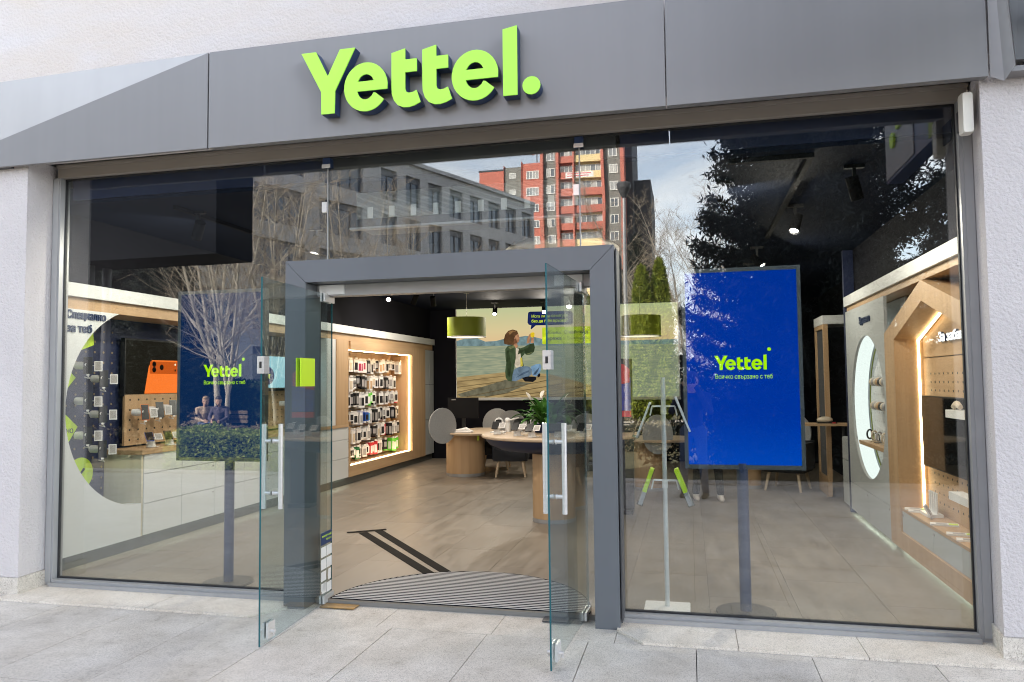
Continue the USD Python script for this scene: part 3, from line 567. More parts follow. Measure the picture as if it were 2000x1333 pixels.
# ------------------------------------------------------------------ back wall lightbox
YB = 9.96
lb = Thing('wall_poster', 'wide backlit photo poster of a woman on a jetty by a lake', 'poster', (-2.5, YB, 1.26))
def ev(name, c, s=0.52):
    material(name, {'g': ('geometry', {}), 'm': ('mapping', {'scale': (9, 1, 7)}), 'n': ('noise_texture', {'scale': 1.0, 'detail': 5, 'roughness': .6, 'distortion': .6}), 'c': ('rgb_ramp', {'ramp': [(.25, tuple(q*.55 for q in c)), (.5, c), (.78, tuple(q*1.5 for q in c))]}), 'e': ('emission', {'strength': s*.95*EK})}, [('g.position', 'm.vector'), ('m.vector', 'n.vector'), ('n.fac', 'c.fac'), ('c.color', 'e.color')], surface='e.emission')
material('poster_sky', {'g': ('geometry', {}), 's': ('separate_xyz', {}), 'r': ('map_range', {'from_min': 2.4, 'from_max': 3.16}), 'c': ('rgb_ramp', {'ramp': [(0, (.72, .50, .27)), (.35, (.68, .56, .30)), (1, (.50, .54, .30))]}), 'e': ('emission', {'strength': .62*0.95*EK})}, [('g.position', 's.vector'), ('s.z', 'r.value'), ('r.result', 'c.fac'), ('c.color', 'e.color')], surface='e.emission')
material('poster_water', {'g': ('geometry', {}), 'm': ('mapping', {'scale': (3.2, 1, 30)}), 'n': ('noise_texture', {'scale': 1.0, 'detail': 4}), 'c': ('rgb_ramp', {'ramp': [(.25, (.20, .26, .19)), (.5, (.33, .37, .25)), (.75, (.50, .50, .31))]}), 'e': ('emission', {'strength': .52*0.95*EK})}, [('g.position', 'm.vector'), ('m.vector', 'n.vector'), ('n.fac', 'c.fac'), ('c.color', 'e.color')], surface='e.emission')
material('poster_dock', {'g': ('geometry', {}), 'm': ('mapping', {'scale': (3, 1, 14), 'rotation': (0, .12, 0)}), 'n': ('noise_texture', {'scale': 1.0, 'detail': 4}), 'c': ('rgb_ramp', {'ramp': [(.3, (.27, .19, .085)), (.7, (.52, .38, .17))]}), 'e': ('emission', {'strength': .55*0.95*EK})}, [('g.position', 'm.vector'), ('m.vector', 'n.vector'), ('n.fac', 'c.fac'), ('c.color', 'e.color')], surface='e.emission')
for nm, c in dict(p_mount=(.16, .24, .25), p_navy=(.010, .018, .085), p_lime=(.55, .68, .02), p_hair=(.10, .05, .022), p_face=(.42, .21, .11), p_green=(.05, .075, .035), p_greend=(.03, .045, .02), p_white=(.55, .48, .36), p_yellow=(.50, .42, .06), p_jean=(.13, .19, .25), p_jeanl=(.17, .29, .42), p_black=(.010, .010, .012), p_gap=(.105, .068, .028), p_shadow=(.135, .125, .08), p_phone=(.72, .50, .02), p_greenl=(.14, .16, .07), p_shade=(.20, .09, .045), p_hairl=(.24, .13, .05), p_wine=(.25, .05, .04), p_jeand=(.065, .10, .15)).items(): ev(nm, c, .62)
lb.add('frame', G().box(-4.82, -.19, YB, 10.018, 1.262, 3.158, .004), 'unit_white')
lb.add('rail', G().box(-4.55, -.18, YB-.03, 10.018, 1.225, 1.2615, .003), 'unit_white')
lay = [0]
def flat(name, pts, mat, parent=None, label=None):
    lay[0] += 1; p = pts if isinstance(pts, Polygon) else Polygon(pts).buffer(0)
    return lb.add(name, G().plate(p, (0, YB-.0012*lay[0], 0), UX, UZ, .0010), mat, parent=parent, label=label)
sk = flat('picture', sbox(-4.80, 1.28, -.21, 3.15), 'poster_sky', label='printed picture: hazy yellow sky over a lake')
flat('printed_water', sbox(-4.80, 1.28, -.21, 2.375), 'poster_water', sk)
flat('printed_hills', [(-4.80, 2.482), (-4.605, 2.53), (-4.369, 2.537), (-4.168, 2.455), (-3.934, 2.462), (-3.735, 2.509), (-3.504, 2.523), (-3.307, 2.554), (-3.177, 2.541), (-2.983, 2.492), (-2.829, 2.406), (-2.408, 2.40), (-.21, 2.42), (-.21, 2.325), (-1.951, 2.335), (-4.80, 2.371)], 'p_mount', sk)
flat('printed_jetty', [(-4.80, 1.71), (-3.709, 1.809), (-3.057, 1.775), (-2.8, 1.753), (-2.229, 1.602), (-1.6, 1.40), (-1.4, 1.281), (-4.80, 1.281)], 'poster_dock', sk)
flat('printed_shadow', [(-3.731, 1.65), (-3.384, 1.598), (-3.189, 1.574), (-3.78, 1.347), (-4.112, 1.307), (-4.716, 1.298), (-4.783, 1.353), (-4.277, 1.495)], 'p_shadow', sk)
for a, b, w in (((-4.799, 1.613), (-3.713, 1.73), .006), ((-4.799, 1.499), (-3.777, 1.618), .007), ((-4.8, 1.396), (-4.277, 1.495), .008), ((-4.178, 1.295), (-2.42, 1.573), .009), ((-3.781, 1.292), (-1.964, 1.50), .009), ((-3.257, 1.289), (-1.865, 1.42), .009), ((-4.581, 1.297), (-2.801, 1.64), .008), ((-2.87, 1.287), (-1.6, 1.35), .010), ((-3.2, 1.69), (-2.6, 1.72), .005), ((-3.0, 1.61), (-2.4, 1.655), .005)):
    flat('printed_gap', LineString([a, b]).buffer(w*.75, cap_style=2), 'p_gap', sk)
wm = flat('printed_woman', [(-3.737, 2.284), (-3.677, 2.354), (-3.555, 2.377), (-3.507, 2.318), (-3.408, 2.297), (-3.336, 2.321), (-3.244, 2.37), (-3.205, 2.395), (-3.245, 2.287), (-3.305, 2.225), (-3.338, 2.161), (-3.378, 2.124), (-3.363, 2.028), (-3.341, 1.926), (-3.387, 1.901), (-3.428, 2.029), (-3.45, 2.119), (-3.509, 2.11), (-3.523, 2.031), (-3.551, 1.887), (-3.578, 1.744), (-3.593, 1.61), (-3.678, 1.624), (-3.73, 1.688), (-3.742, 1.81), (-3.717, 2.002), (-3.732, 2.13)], 'p_green', label='printed woman in a green jacket holding up a phone')
for nm, pts, m in (('hand', [(-3.277, 2.393), (-3.262, 2.498), (-3.216, 2.583), (-3.183, 2.605), (-3.17, 2.56), (-3.204, 2.497), (-3.218, 2.401)], 'p_face'), ('hand', [(-3.192, 2.401), (-3.178, 2.503), (-3.126, 2.514), (-3.127, 2.399)], 'p_face'),
    ('sleeve', [(-3.312, 2.186), (-3.337, 2.283), (-3.245, 2.306), (-3.205, 2.382), (-3.127, 2.399), (-3.102, 2.31), (-3.123, 2.221), (-3.198, 2.165), (-3.28, 2.154)], 'p_greend'), ('phone', [(-3.193, 2.605), (-3.137, 2.629), (-3.105, 2.603), (-3.112, 2.527), (-3.165, 2.509), (-3.19, 2.548)], 'p_phone'),
    ('shirt', [(-3.507, 2.312), (-3.448, 2.291), (-3.41, 2.188), (-3.385, 2.028), (-3.38, 1.913), (-3.511, 1.896), (-3.537, 1.967), (-3.509, 2.094)], 'p_white'), ('shirt_panel', [(-3.417, 2.093), (-3.378, 2.108), (-3.36, 1.932), (-3.413, 1.914)], 'p_yellow'),
    ('neck', [(-3.555, 2.42), (-3.486, 2.41), (-3.457, 2.333), (-3.507, 2.302), (-3.555, 2.351)], 'p_face'), ('face', [(-3.53, 2.569), (-3.457, 2.612), (-3.438, 2.566), (-3.422, 2.502), (-3.44, 2.438), (-3.486, 2.401), (-3.519, 2.357), (-3.555, 2.39), (-3.544, 2.495)], 'p_face'),
    ('hair', [(-3.753, 2.394), (-3.762, 2.484), (-3.728, 2.596), (-3.661, 2.668), (-3.568, 2.692), (-3.476, 2.664), (-3.451, 2.605), (-3.504, 2.568), (-3.544, 2.505), (-3.505, 2.421), (-3.555, 2.37), (-3.664, 2.373)], 'p_hair'),
    ('jeans', [(-3.198, 1.911), (-3.087, 1.96), (-2.996, 1.968), (-2.968, 1.92), (-2.985, 1.832), (-3.038, 1.731), (-3.09, 1.706), (-3.161, 1.732), (-3.173, 1.834)], 'p_jeanl'), ('jeans', [(-3.551, 1.855), (-3.446, 1.908), (-3.299, 1.925), (-3.217, 1.911), (-3.173, 1.85), (-3.174, 1.755), (-3.252, 1.702), (-3.383, 1.671), (-3.514, 1.616), (-3.599, 1.623), (-3.578, 1.76)], 'p_jean'),
    ('shoe', [(-3.383, 1.684), (-3.252, 1.714), (-3.09, 1.7), (-3.078, 1.649), (-3.15, 1.596), (-3.319, 1.607)], 'p_black'), ('shoe', [(-3.058, 1.731), (-3.018, 1.775), (-2.993, 1.762), (-3.0, 1.711), (-3.045, 1.693)], 'p_black')):
    flat(nm, pts, m, wm)
for nm, pts, m in (('jacket_fold', [(-3.70, 2.25), (-3.66, 2.27), (-3.60, 1.95), (-3.64, 1.70), (-3.69, 1.75)], 'p_greend'), ('jacket_fold', [(-3.46, 2.17), (-3.38, 2.20), (-3.30, 2.26), (-3.36, 2.27), (-3.45, 2.25)], 'p_greend'), ('jacket_light', [(-3.55, 2.36), (-3.515, 2.33), (-3.62, 2.28), (-3.67, 2.33)], 'p_greenl'), ('jacket_light', [(-3.31, 2.17), (-3.27, 2.165), (-3.20, 2.18), (-3.14, 2.22), (-3.20, 2.20)], 'p_greenl'), ('face_shade', [(-3.54, 2.49), (-3.50, 2.50), (-3.47, 2.42), (-3.50, 2.40), (-3.55, 2.40)], 'p_shade'), ('hair_light', [(-3.66, 2.64), (-3.57, 2.675), (-3.49, 2.65), (-3.56, 2.64), (-3.63, 2.58)], 'p_hairl'), ('eye', [(-3.468, 2.535), (-3.445, 2.538), (-3.455, 2.528)], 'p_black'), ('mouth', [(-3.468, 2.452), (-3.44, 2.458), (-3.455, 2.446)], 'p_wine'), ('jeans_fold', [(-3.52, 1.68), (-3.35, 1.80), (-3.22, 1.84), (-3.24, 1.80), (-3.38, 1.74)], 'p_jeand'), ('jeans_fold', [(-3.15, 1.75), (-3.05, 1.86), (-3.01, 1.90), (-3.03, 1.83), (-3.10, 1.74)], 'p_jeand')):
    flat(nm, pts, m, wm)
b1 = flat('speech_bubble', Polygon([(-3.22, 3.025), (-3.187, 3.04), (-2.341, 3.029), (-2.31, 2.993), (-2.312, 2.804), (-2.345, 2.773), (-3.077, 2.774), (-3.168, 2.70), (-3.155, 2.777), (-3.213, 2.791), (-3.236, 2.83)]).buffer(.012, join_style=1), 'p_navy', label='navy printed speech bubble with lime words')
b2 = flat('speech_bubble', sbox(-2.92, 2.39, -1.90, 2.695).buffer(.02), 'p_lime', label='lime printed speech bubble with navy words')
oy = YB-.0012*(lay[0]+2)
lb.add('lettering', G().text('Мога ли да се изгубя', .060, (-3.165, oy, 2.925), UX, UZ, .001, False, .76).text('без да губя връзка?', .060, (-3.165, oy, 2.825), UX, UZ, .001, True, .76), 'p_lime', parent=b1)
lb.add('lettering', G().text('Можеш.', .066, (-2.86, oy, 2.575), UX, UZ, .001, False, .32).text('С най-над', .066, (-2.49, oy, 2.575), UX, UZ, .001, True, .50).text('мрежа', .066, (-2.86, oy, 2.455), UX, UZ, .001, True, .32).text('в България.', .066, (-2.50, oy, 2.455), UX, UZ, .001, False, .52), 'p_navy', parent=b2)

# ------------------------------------------------------------------ lamps
def drum(lab, x, y, r, z0, z1, mat):
    t = Thing('pendant_lamp', lab, 'lamp', (x, y, z0))
    t.add('shade', G().lathe([(r, z0), (r, z1), (r-.008, z1), (r-.008, z0+.004), (r, z0)], x, y, 56), mat, smooth=40)
    t.add('diffuser', G().cyl(x, y, z0+.004, z0+.014, r-.009, 48), 'lamp_diffuser')
    t.add('rim', G().lathe([(r-.02, z0-.004), (r+.003, z0-.004), (r+.003, z0+.012), (r-.02, z0+.001)], x, y, 56), 'unit_white')
    t.add('cord', G().tube([(x, y, z1-.05), (x, y, 3.13)], .0035, 6).tube([(x, y, z1-.03), (x+r*.8, y, z1-.03)], .004, 6).tube([(x, y, z1-.03), (x-r*.4, y+r*.7, z1-.03)], .004, 6).tube([(x, y, z1-.03), (x-r*.4, y-r*.7, z1-.03)], .004, 6), 'cream_plastic')
    t.add('ceiling_rose', G().cyl(x, y, 3.12, 3.159, .05, 20), 'black_plastic'); return t
drum('olive green drum pendant left of the printed woman', -3.69, 7.0, .33, 2.37, 2.70, 'lamp_green')
drum('olive green drum pendant seen through the right pane over the poster corner', -.765, 7.0, .33, 2.315, 2.645, 'lamp_green')
t = Thing('disc_lamp', 'large pale round disc lamp close under the ceiling behind the door lintel', 'lamp', (-1.2, 2.0, 2.85)); t.add('disc', G().lathe([(0, 2.86), (.52, 2.86), (.56, 2.88), (.56, 2.90), (.50, 2.945), (.3, 2.975), (0, 2.985)], -1.2, 2.0, 56), 'cream_plastic', smooth=40); t.add('rod', G().tube([(-1.2, 2.0, 2.935), (-1.2, 2.0, 3.158)], .012, 8), 'black_plastic')

def spot(lab, x, y, aim, power, zt=3.14):
    t = Thing('spotlight', lab, 'spotlight', (x, y, 3.155), group=None)
    a = np.asarray(aim, float)-np.array([x, y, 2.98]); a /= np.linalg.norm(a)
    c = np.array([x, y, 2.985]); p0, p1 = c-a*.085, c+a*.075
    t.add('can', G().tube([p0, p1], .045, 20).tube([p1, p1+a*.010], .045, 20, cap=False), 'matt_black', smooth=40)
    t.add('lens', G().tube([p1+a*.001, p1+a*.003], .036, 20), 'spot_lens')
    t.add('yoke', G().box(x-.012, x+.012, y-.012, y+.012, 2.99, 3.135).box(x-.07, x+.07, y-.02, y+.02, 3.132, 3.158, .004), 'black_plastic')
    if power: disk_light(t.path, p1+a*.006-t.loc, a, .034, power)
    return t
SPW = 1350*EK
for lab, x, y, aim, k in (
    ('lit black spotlight seen over the blue screen', .95, 1.75, (.1, .55, 0), 1.5), ('unlit-looking black spotlight left of the ceiling track above the blue screen', .30, .75, (1.85, 3.5, 1.0), 1.0), ('black spotlight near the right end of the window head', 1.2, .55, (1.9, 1.3, .6), .5), ('black spotlight above the round opening of the left unit', -4.25, .55, (-5.5, 1.5, 1.2), 1.0),
    ('leftmost lit spotlight seen through the doorway', -4.65, 5.9, (-3.9, 3.0, 0), 1.0), ('dark spotlight above the accessory niche, left of a pair', -4.42, 6.45, (-5.6, 7.2, .9), 1.0), ('dark spotlight above the accessory niche, right of a pair', -4.22, 6.8, (-4.4, 8.4, .2), .8), ('spotlight just above the top left part of the poster', -3.68, 8.9, (-3.3, 6.5, 0), .8), ('lit spotlight above the navy speech bubble', -2.70, 8.9, (-2.2, 5.5, 0), .8),
    ('lit spotlight seen through the right door leaf', -2.1, 8.2, (-1.5, 4.5, .9), .8), ('spotlight over the middle of the left counter', -4.2, 3.2, (-5.5, 3.4, 1.0), 1.0), ('spotlight over the table near the disc lamp', -2.4, 3.4, (-1.7, 2.4, .0), 1.2), ('spotlight near the doorway above the guide bars', -2.3, 1.3, (-2.6, 2.4, 0), 1.2), ('spotlight over the oval niche on the right', .8, 3.9, (1.9, 3.4, 1.6), 1.0), ('spotlight above the mouse shelf at the back right', .8, 5.2, (1.9, 5.9, .6), .8), ('spotlight near the left screen stand', -3.6, 1.5, (-4.2, 1.2, 0), 1.2)):
    spot(lab, x, y, aim, SPW*k)
t = Thing('ceiling_track', 'black L shaped lighting track on the ceiling above the blue screen', 'lighting track', (.85, 1.7, 3.15)); t.add('rail', G().box(.83, .87, .15, 3.25, 3.125, 3.158).box(.30, .829, .15, .19, 3.125, 3.158), 'matt_black')
t = Thing('ceiling_track', 'black lighting track on the ceiling above the left counter', 'lighting track', (-4.3, 4, 3.15)); t.add('rail', G().box(-4.32, -4.28, .3, 6.9, 3.125, 3.158), 'matt_black')

# ------------------------------------------------------------------ table, desks, chairs
tb = Thing('round_table', 'large round oak topped table with deep navy rim on oak columns', 'table', (-1.5, 3.8, 0))
cx, cy = -1.55, 3.78
tb.add('tabletop', G().lathe([(0, .935), (.945, .935), (.955, .945), (.955, .962), (.945, .972), (0, .972)], cx, cy, 72), 'oak_top', smooth=35)
tb.add('rim', G().lathe([(0, .77), (.55, .77), (.72, .795), (.86, .855), (.925, .933), (0, .933)], cx, cy, 72), 'navy', smooth=50)
for y in (3.36, 4.25):
    c = tb.add('column', G().cyl(-1.56, y, .045, .772, .245, 48), 'oak', smooth=40)
    tb.add('foot_ring', G().cyl(-1.56, y, .002, .044, .25, 48), 'alu', parent=c, smooth=40)
def desk(lab, x, y, r, sx, sy, ox, oy, h=.745, rz=0):
    t = Thing('desk', lab, 'desk', (x, y, 0))
    c = t.add('column', G().cyl(x, y, .05, h-.031, r, 48), 'oak', smooth=40); t.add('foot_ring', G().cyl(x, y, .002, .049, r+.004, 48), 'alu', parent=c, smooth=40)
    t.add('desktop', G().lathe([(0, h-.03), (.97, h-.03), (1, h-.024), (1, h), (.985, h+.006), (0, h+.006)], x+ox, y+oy, 56, sx, sy), 'oak_top', smooth=35); return t
d1 = desk('oak desk on a round column with a grey disc screen at its left end', -3.83, 7.35, .335, .62, .85, .22, .25)
d1.add('disc_screen', G().plate(affinity.scale(Point(0, 0).buffer(1, 40), .24, .30), (-4.09, 6.86, .875), np.array([.80, .60, 0]), UZ, .035), 'fabric_gray', label='pale grey upholstered oval disc')
d1.add('hook', G().box(-3.53, -3.50, 7.04, 7.06, .62, .70, .003), 'lime')
d2 = desk('oak desk behind the brochure stand', -.60, 6.05, .23, .62, .55, .1, .1)
d2.add('disc_screen', G().plate(affinity.scale(Point(0, 0).buffer(1, 40), .215, .28), (-.47, 5.72, .83), np.array([.98, .2, 0]), UZ, .035), 'fabric_gray', label='pale grey upholstered oval disc')
d3 = desk('oak desk whose column stands behind the blue screen post', .86, 6.45, .13, .55, .5, 0, .1)
def chair(lab, x, y, rz, first=[None], grp='dark armchairs at the desks'):
    if first[0]: return dup(first[0], (x, y, 0), rz, lab)
    t = Thing('armchair', lab, 'chair', (x, y, 0), rz, world=False); first[0] = t
    t.add('seat', G().box(-.29, .29, -.28, .28, .27, .50, .06), 'fabric_dark', smooth=60)
    t.add('arm_shell', G().box(-.31, -.25, -.25, .30, .30, .68, .025).box(.25, .31, -.25, .30, .30, .68, .025).box(-.31, .31, .24, .31, .30, .70, .03), 'fabric_dark')
    t.add('backrest', G().plate(affinity.scale(Point(0, 0).buffer(1, 40), .27, .30), (0, .335, .80), UX, UZ, .06), 'fabric_gray')
    for sx_ in (-1, 1):
        for sy_ in (-1, 1): t.add('leg', G().tube([(sx_*.20, sy_*.20, .275), (sx_*.25, sy_*.25, 0)], [.026, .016], 12), 'leg_wood', smooth=40)
    return t
chair('dark armchair with pale round back, far side between desk and table', -3.55, 8.35, .15)
chair('dark armchair with pale tapered legs beside the round table column', -3.02, 7.35, .2)
chair('dark armchair half hidden behind the right door leaf', -1.45, 6.2, .5)
chair('dark armchair at the desk behind the blue screen', 1.35, 6.35, -.4)
mo = Thing('monitor', 'black monitor seen from behind on the oak desk', 'monitor', (-3.95, 7.75, .75))
mo.add('screen', G().box(-4.27, -3.70, 7.72, 7.755, .96, 1.33, .008), 'matt_black'); mo.add('stand', G().box(-4.02, -3.96, 7.76, 7.79, .76, 1.1, .004).box(-4.10, -3.88, 7.68, 7.86, .752, .764, .004), 'black_plastic')
mo.add('maker_mark', G().box(-4.20, -4.12, 7.7185, 7.7195, 1.285, 1.297), 'c_gray')

# ------------------------------------------------------------------ display phones
devs = {}
def device(kind, pos, rz, lab, grp=None, wall=False):
    if kind in devs: return dup(devs[kind], pos, rz, lab, None, grp)
    t = Thing('display_phone', lab, 'phone', pos, rz, grp, world=False); devs[kind] = t
    if kind.startswith('wall'):
        t.add('holder', G().tube([(-.095, .088, .0), (-.055, .055, 0), (-.004, .012, 0)], [.036, .038, .028], 18), 'white_plastic', smooth=40)
        q = G().box(-.038, .038, -.0045, .0045, -.085, .085, .004).moved(0, (.0, 0, 0), -.30)
        t.add('body', q, {'wall': 'black_plastic', 'wall_o': 'orange'}[kind]); t.add('screen', G().box(-.035, .035, -.0062, -.0047, -.080, .080).moved(0, (0, 0, 0), -.30), 'black_plastic')
        t.add('plug', G().box(-.012, .012, -.004, .004, -.102, -.086, .003).moved(0, (0, 0, 0), -.30).tube([(0, .03, -.10), (.02, .05, -.125), (-.03, .06, -.11)], .005, 6), 'white_plastic')
        g = t.add('price_tag', G().box(.052, .122, .004, .010, -.055, .045, .003).moved(0, (0, 0, 0), -.30), 'paper_white'); t.add('print', G().box(.060, .114, .0028, .0038, -.045, .036).moved(0, (0, 0, 0), -.30), 'tag_print', parent=g)
        t.add('tag_arm', G().tube([(.03, .03, 0), (.08, .012, 0)], .006, 6), 'white_plastic')
    else:
        t.add('holder', G().lathe([(0, 0), (.046, 0), (.044, .02), (.034, .085), (.030, .09), (0, .09)], 0, 0, 20), 'white_plastic', smooth=40)
        big = kind == 'table_tablet'; w, h = (.10, .075) if big else (.037, .08)
        q = lambda *a: G().box(*a).moved(0, (-.02, -.02, .108), -1.05)
        t.add('body', G().box(-w, w, -.0045, .0045, -h, h, .004).moved(0, (-.02, -.02, .108), -1.05), 'black_plastic' if kind != 'table_b' else 'c_blue')
        t.add('screen', q(-w+.003, w-.003, -.0062, -.0047, -h+.004, h-.004), 'black_plastic')
        g = t.add('price_tag', G().box(w+.010, w+.085, -.004, .002, -.06, .05, .003).moved(0, (-.02, -.02, .108), -1.05), 'paper_white'); t.add('print', q(w+.018, w+.077, -.0055, -.0045, -.05, .04), 'tag_print', parent=g)
        t.add('cable', G().tube([(0, -.05, .06), (.01, -.06, .02), (.05, -.05, .006), (.08, 0, .006)], .004, 6), 'white_plastic')
    return t
pos = dict(a=('top', 'left', 172, 712))
for (y, z, lab) in ((.755, 1.80, 'phone on a white holder, top left of six on the navy pegboard'), (.958, 1.675, 'phone on a white holder, top right of six on the navy pegboard'), (.762, 1.462, 'phone on a white holder, middle left of six on the navy pegboard'), (.955, 1.328, 'phone on a white holder, middle right of six on the navy pegboard'), (.77, 1.135, 'phone on a white holder, bottom left of six on the navy pegboard'), (.957, .99, 'phone on a white holder, bottom right of six on the navy pegboard')):
    device('wall', (-5.58, y, z), .75, lab, 'phones on the navy pegboard')
device('wall_o', (-5.50, 1.44, 1.326), .95, 'orange backed phone on the oak pegboard left of two black ones', 'phones on the oak pegboard')
device('wall', (-5.50, 1.665, 1.345), .95, 'black phone on the oak pegboard right of the orange backed one', 'phones on the oak pegboard')
device('wall', (-5.50, 1.88, 1.36), .95, 'black phone on the oak pegboard at the edge of the left screen', 'phones on the oak pegboard')
for y, lab in ((4.35, 'black phone on the oak pegboard under the pale blue screen, left of a pair'), (4.78, 'black phone on the oak pegboard under the pale blue screen, right of a pair')): device('wall', (-5.52, y, 1.33), .95, lab, 'phones on the oak pegboard')
device('table_b', (-5.47, 1.50, .965), .85, 'blue phone on a white pedestal at the near end of the left counter', 'phones on the left counter')
for y, lab in ((1.76, 'second phone from the near end of the left counter'), (2.03, 'third phone from the near end of the left counter, by the screen edge'), (4.4, 'phone standing on the far part of the left counter'), (4.85, 'phone at the far end of the left counter beside the white column')): device('table', (-5.45, y, .965), .85, lab, 'phones on the left counter')
for (x, y, r, k, lab) in ((-2.28, 3.55, .1, 'table', 'phone nearest the left edge of the round table'), (-2.10, 3.95, .2, 'table', 'phone behind the leftmost one on the round table'), (-1.98, 3.32, .05, 'table', 'second phone from the left along the front of the round table'), (-1.76, 3.10, 0, 'table', 'third phone from the left along the front of the round table'), (-1.47, 3.16, 0, 'table_tablet', 'tablet on a white pedestal behind the right door handle'), (-1.20, 3.30, -.1, 'table', 'phone on the round table seen through the right door leaf'), (-.95, 3.55, -.2, 'table', 'rightmost phone on the round table by the portal jamb'), (-2.12, 4.3, .2, 'table_tablet', 'tablet at the back left of the round table beside the plant')):
    device(k, (x, y, .973), r, lab, 'devices on the round table')
t = Thing('watch_stand', 'white watch stand near the left edge of the round table', 'watch stand', (-2.33, 3.85, .973)); t.add('base', G().box(-2.43, -2.25, 3.77, 3.90, .973, .985, .004), 'white_plastic'); t.add('strap', G().tube([(-2.33+.05*math.cos(a), 3.84, 1.09+.06*math.sin(a)) for a in np.linspace(0, 6.28, 20)], .011, 6), 'white_plastic'); t.add('post', G().tube([(-2.33, 3.86, .985), (-2.33, 3.85, 1.04)], .008, 8), 'steel'); t.add('face', G().box(-2.365, -2.295, 3.82, 3.826, 1.06, 1.13, .003), 'black_plastic')
t = Thing('earphones', 'white earphones on a round stand on the table left of the plant', 'earphones', (-2.26, 4.02, .973)); t.add('stand', G().cyl(-2.26, 4.02, .973, 1.09, .04, 20, .034), 'white_plastic', smooth=40); t.add('bud', G().mesh(trimesh.creation.icosphere(2, .036).apply_translation((-2.26, 4.01, 1.115))), 'white_plastic', smooth=True); t.add('wire', G().tube([(-2.23, 4.01, 1.12), (-2.17, 4.0, 1.135), (-2.11, 3.99, 1.15)], .010, 8), 'white_plastic')
t = Thing('leaflet', 'open pale leaflet lying on the oak desk left of the table', 'leaflet', (-3.75, 7.0, .753)); t.add('page', G().box(-3.9, -3.62, 6.95, 7.13, .753, .775, .003).moved(), 'paper_white'); t.add('page', G().tube([(-3.95, 7.2, .77), (-3.75, 7.15, .80), (-3.6, 7.05, .765)], [.02, .035, .012], 8), 'paper_white')

# peace lily on the table
pl = Thing('peace_lily', 'peace lily with white flowers in a low navy pot on the round table', 'plant', (-1.73, 3.98, .973))
px, py, pz = -1.73, 3.98, .973
pl.add('pot', G().lathe([(0, pz+.001), (.17, pz+.001), (.21, pz+.10), (.20, pz+.115), (.17, pz+.10), (0, pz+.09)], px, py, 36), 'navy', smooth=40)
pl.add('soil', G().cyl(px, py, pz+.091, pz+.10, .165, 24), 'rust_plate')
leafmat('lily_leaf', (.025, .105, .014), (.07, .20, .030), .3, 14)
def blade(g, base, az, el, L, W, droop=.5, n=6):
    d = np.array([math.cos(az), math.sin(az), 0]); s_ = np.array([-math.sin(az), math.cos(az), 0]); p = np.array(base, float); e = el; pts, w = [], []
    for i in range(n+1):
        t_ = i/n; pts.append(p.copy()); w.append(W*math.sin(math.pi*min(1, t_*.92+.04))**.8)
        p = p+L/n*(d*math.cos(e)+UZ*math.sin(e)); e -= droop/n*1.6
    v = []
    for q, ww in zip(pts, w): v += [q-s_*ww/2+UZ*.12*ww, q, q+s_*ww/2+UZ*.12*ww]
    f = [[3*i+a, 3*i+a+1, 3*i+a+4, 3*i+a+3] for i in range(n) for a in (0, 1)]
    return g.add(v, f)
r_ = random.Random(4)
for k in range(76):
    az, el = r_.uniform(0, 6.28), r_.uniform(.35, 1.35); st_ = r_.uniform(.05, .20)
    b0 = np.array([px+.07*math.cos(az), py+.07*math.sin(az), pz+.10]); b1_ = b0+st_*(np.array([math.cos(az)*math.cos(el), math.sin(az)*math.cos(el), math.sin(el)]))
    q = G().tube([b0, b1_], [.005, .003], 5); blade(q, b1_, az, el, r_.uniform(.18, .31), r_.uniform(.06, .095), r_.uniform(.6, 1.4)); pl.add('leaf', q, 'lily_leaf', smooth=True)
for (dx, dy, h, az) in ((-.22, -.05, .40, 2.6), (-.10, .05, .42, 1.2), (.02, -.10, .36, 4.0), (-.17, .02, .30, 3.3), (.20, 0, .38, .4), (.27, .05, .34, 0)):
    q = G().tube([(px+dx*.3, py+dy*.3, pz+.1), (px+dx*.8, py+dy, pz+h*.7), (px+dx, py+dy, pz+h)], .0045, 6)
    fl_ = pl.add('flower_stalk', q, 'lily_leaf'); q = G(); blade(q, (px+dx, py+dy, pz+h), az, 1.3, .12, .055, .5); pl.add('flower', q, 'cream_plastic', parent=fl_, smooth=True)
emat('led_face', (1.0, .97, .92), 1.3); pm('gloss_black', (.008, .008, .008), .08, coat=.5)
# ------------------------------------------------------------------ right wall unit
XR = 1.85
ru = Thing('wall_unit', 'grey and oak wall display with a house shaped niche and a glowing oval', 'display unit', (2.1, 2.4, 0))
ru.add('plinth_board', G().box(XR+.10, XR+.12, .14, 4.48, 0, .044), 'skirting'); ru.add('carcass', G().box(2.20, 2.42, .12, 4.49, 0, 2.58), 'c_gray')
ru.add('upper_wall', G().box(1.96, 2.42, .06, 4.49, 2.585, 3.16), 'black_wall')
ru.add('end_panel', G().box(1.845, 2.20, 4.492, 4.56, 0, 3.16), 'navy')
ru.add('cornice', G().box(XR-.015, 2.42, .06, 4.49, 2.463, 2.58, .004), 'unit_white')
ru.add('soffit_board', G().box(XR+.02, 2.2, .12, 4.485, 2.402, 2.461, .003), 'oak_y')
pan = sbox(2.635, .375, 4.488, 2.40).difference(Point(3.485, 1.295).buffer(.768, 96))
ru.add('oval_panel', G().plate(affinity.scale(pan, -1, 1, origin=(0, 0)), (XR+.028, 0, 0), -UY, UZ, .028), 'unit_gray')
rg = Point(3.485, 1.295).buffer(.790, 96).difference(Point(3.485, 1.295).buffer(.768, 96))
ru.add('oval_lining', G().plate(affinity.scale(rg, -1, 1, origin=(0, 0)), (XR+.175, 0, 0), -UY, UZ, .147), 'niche_glow', label='softly lit white lining of the oval niche')
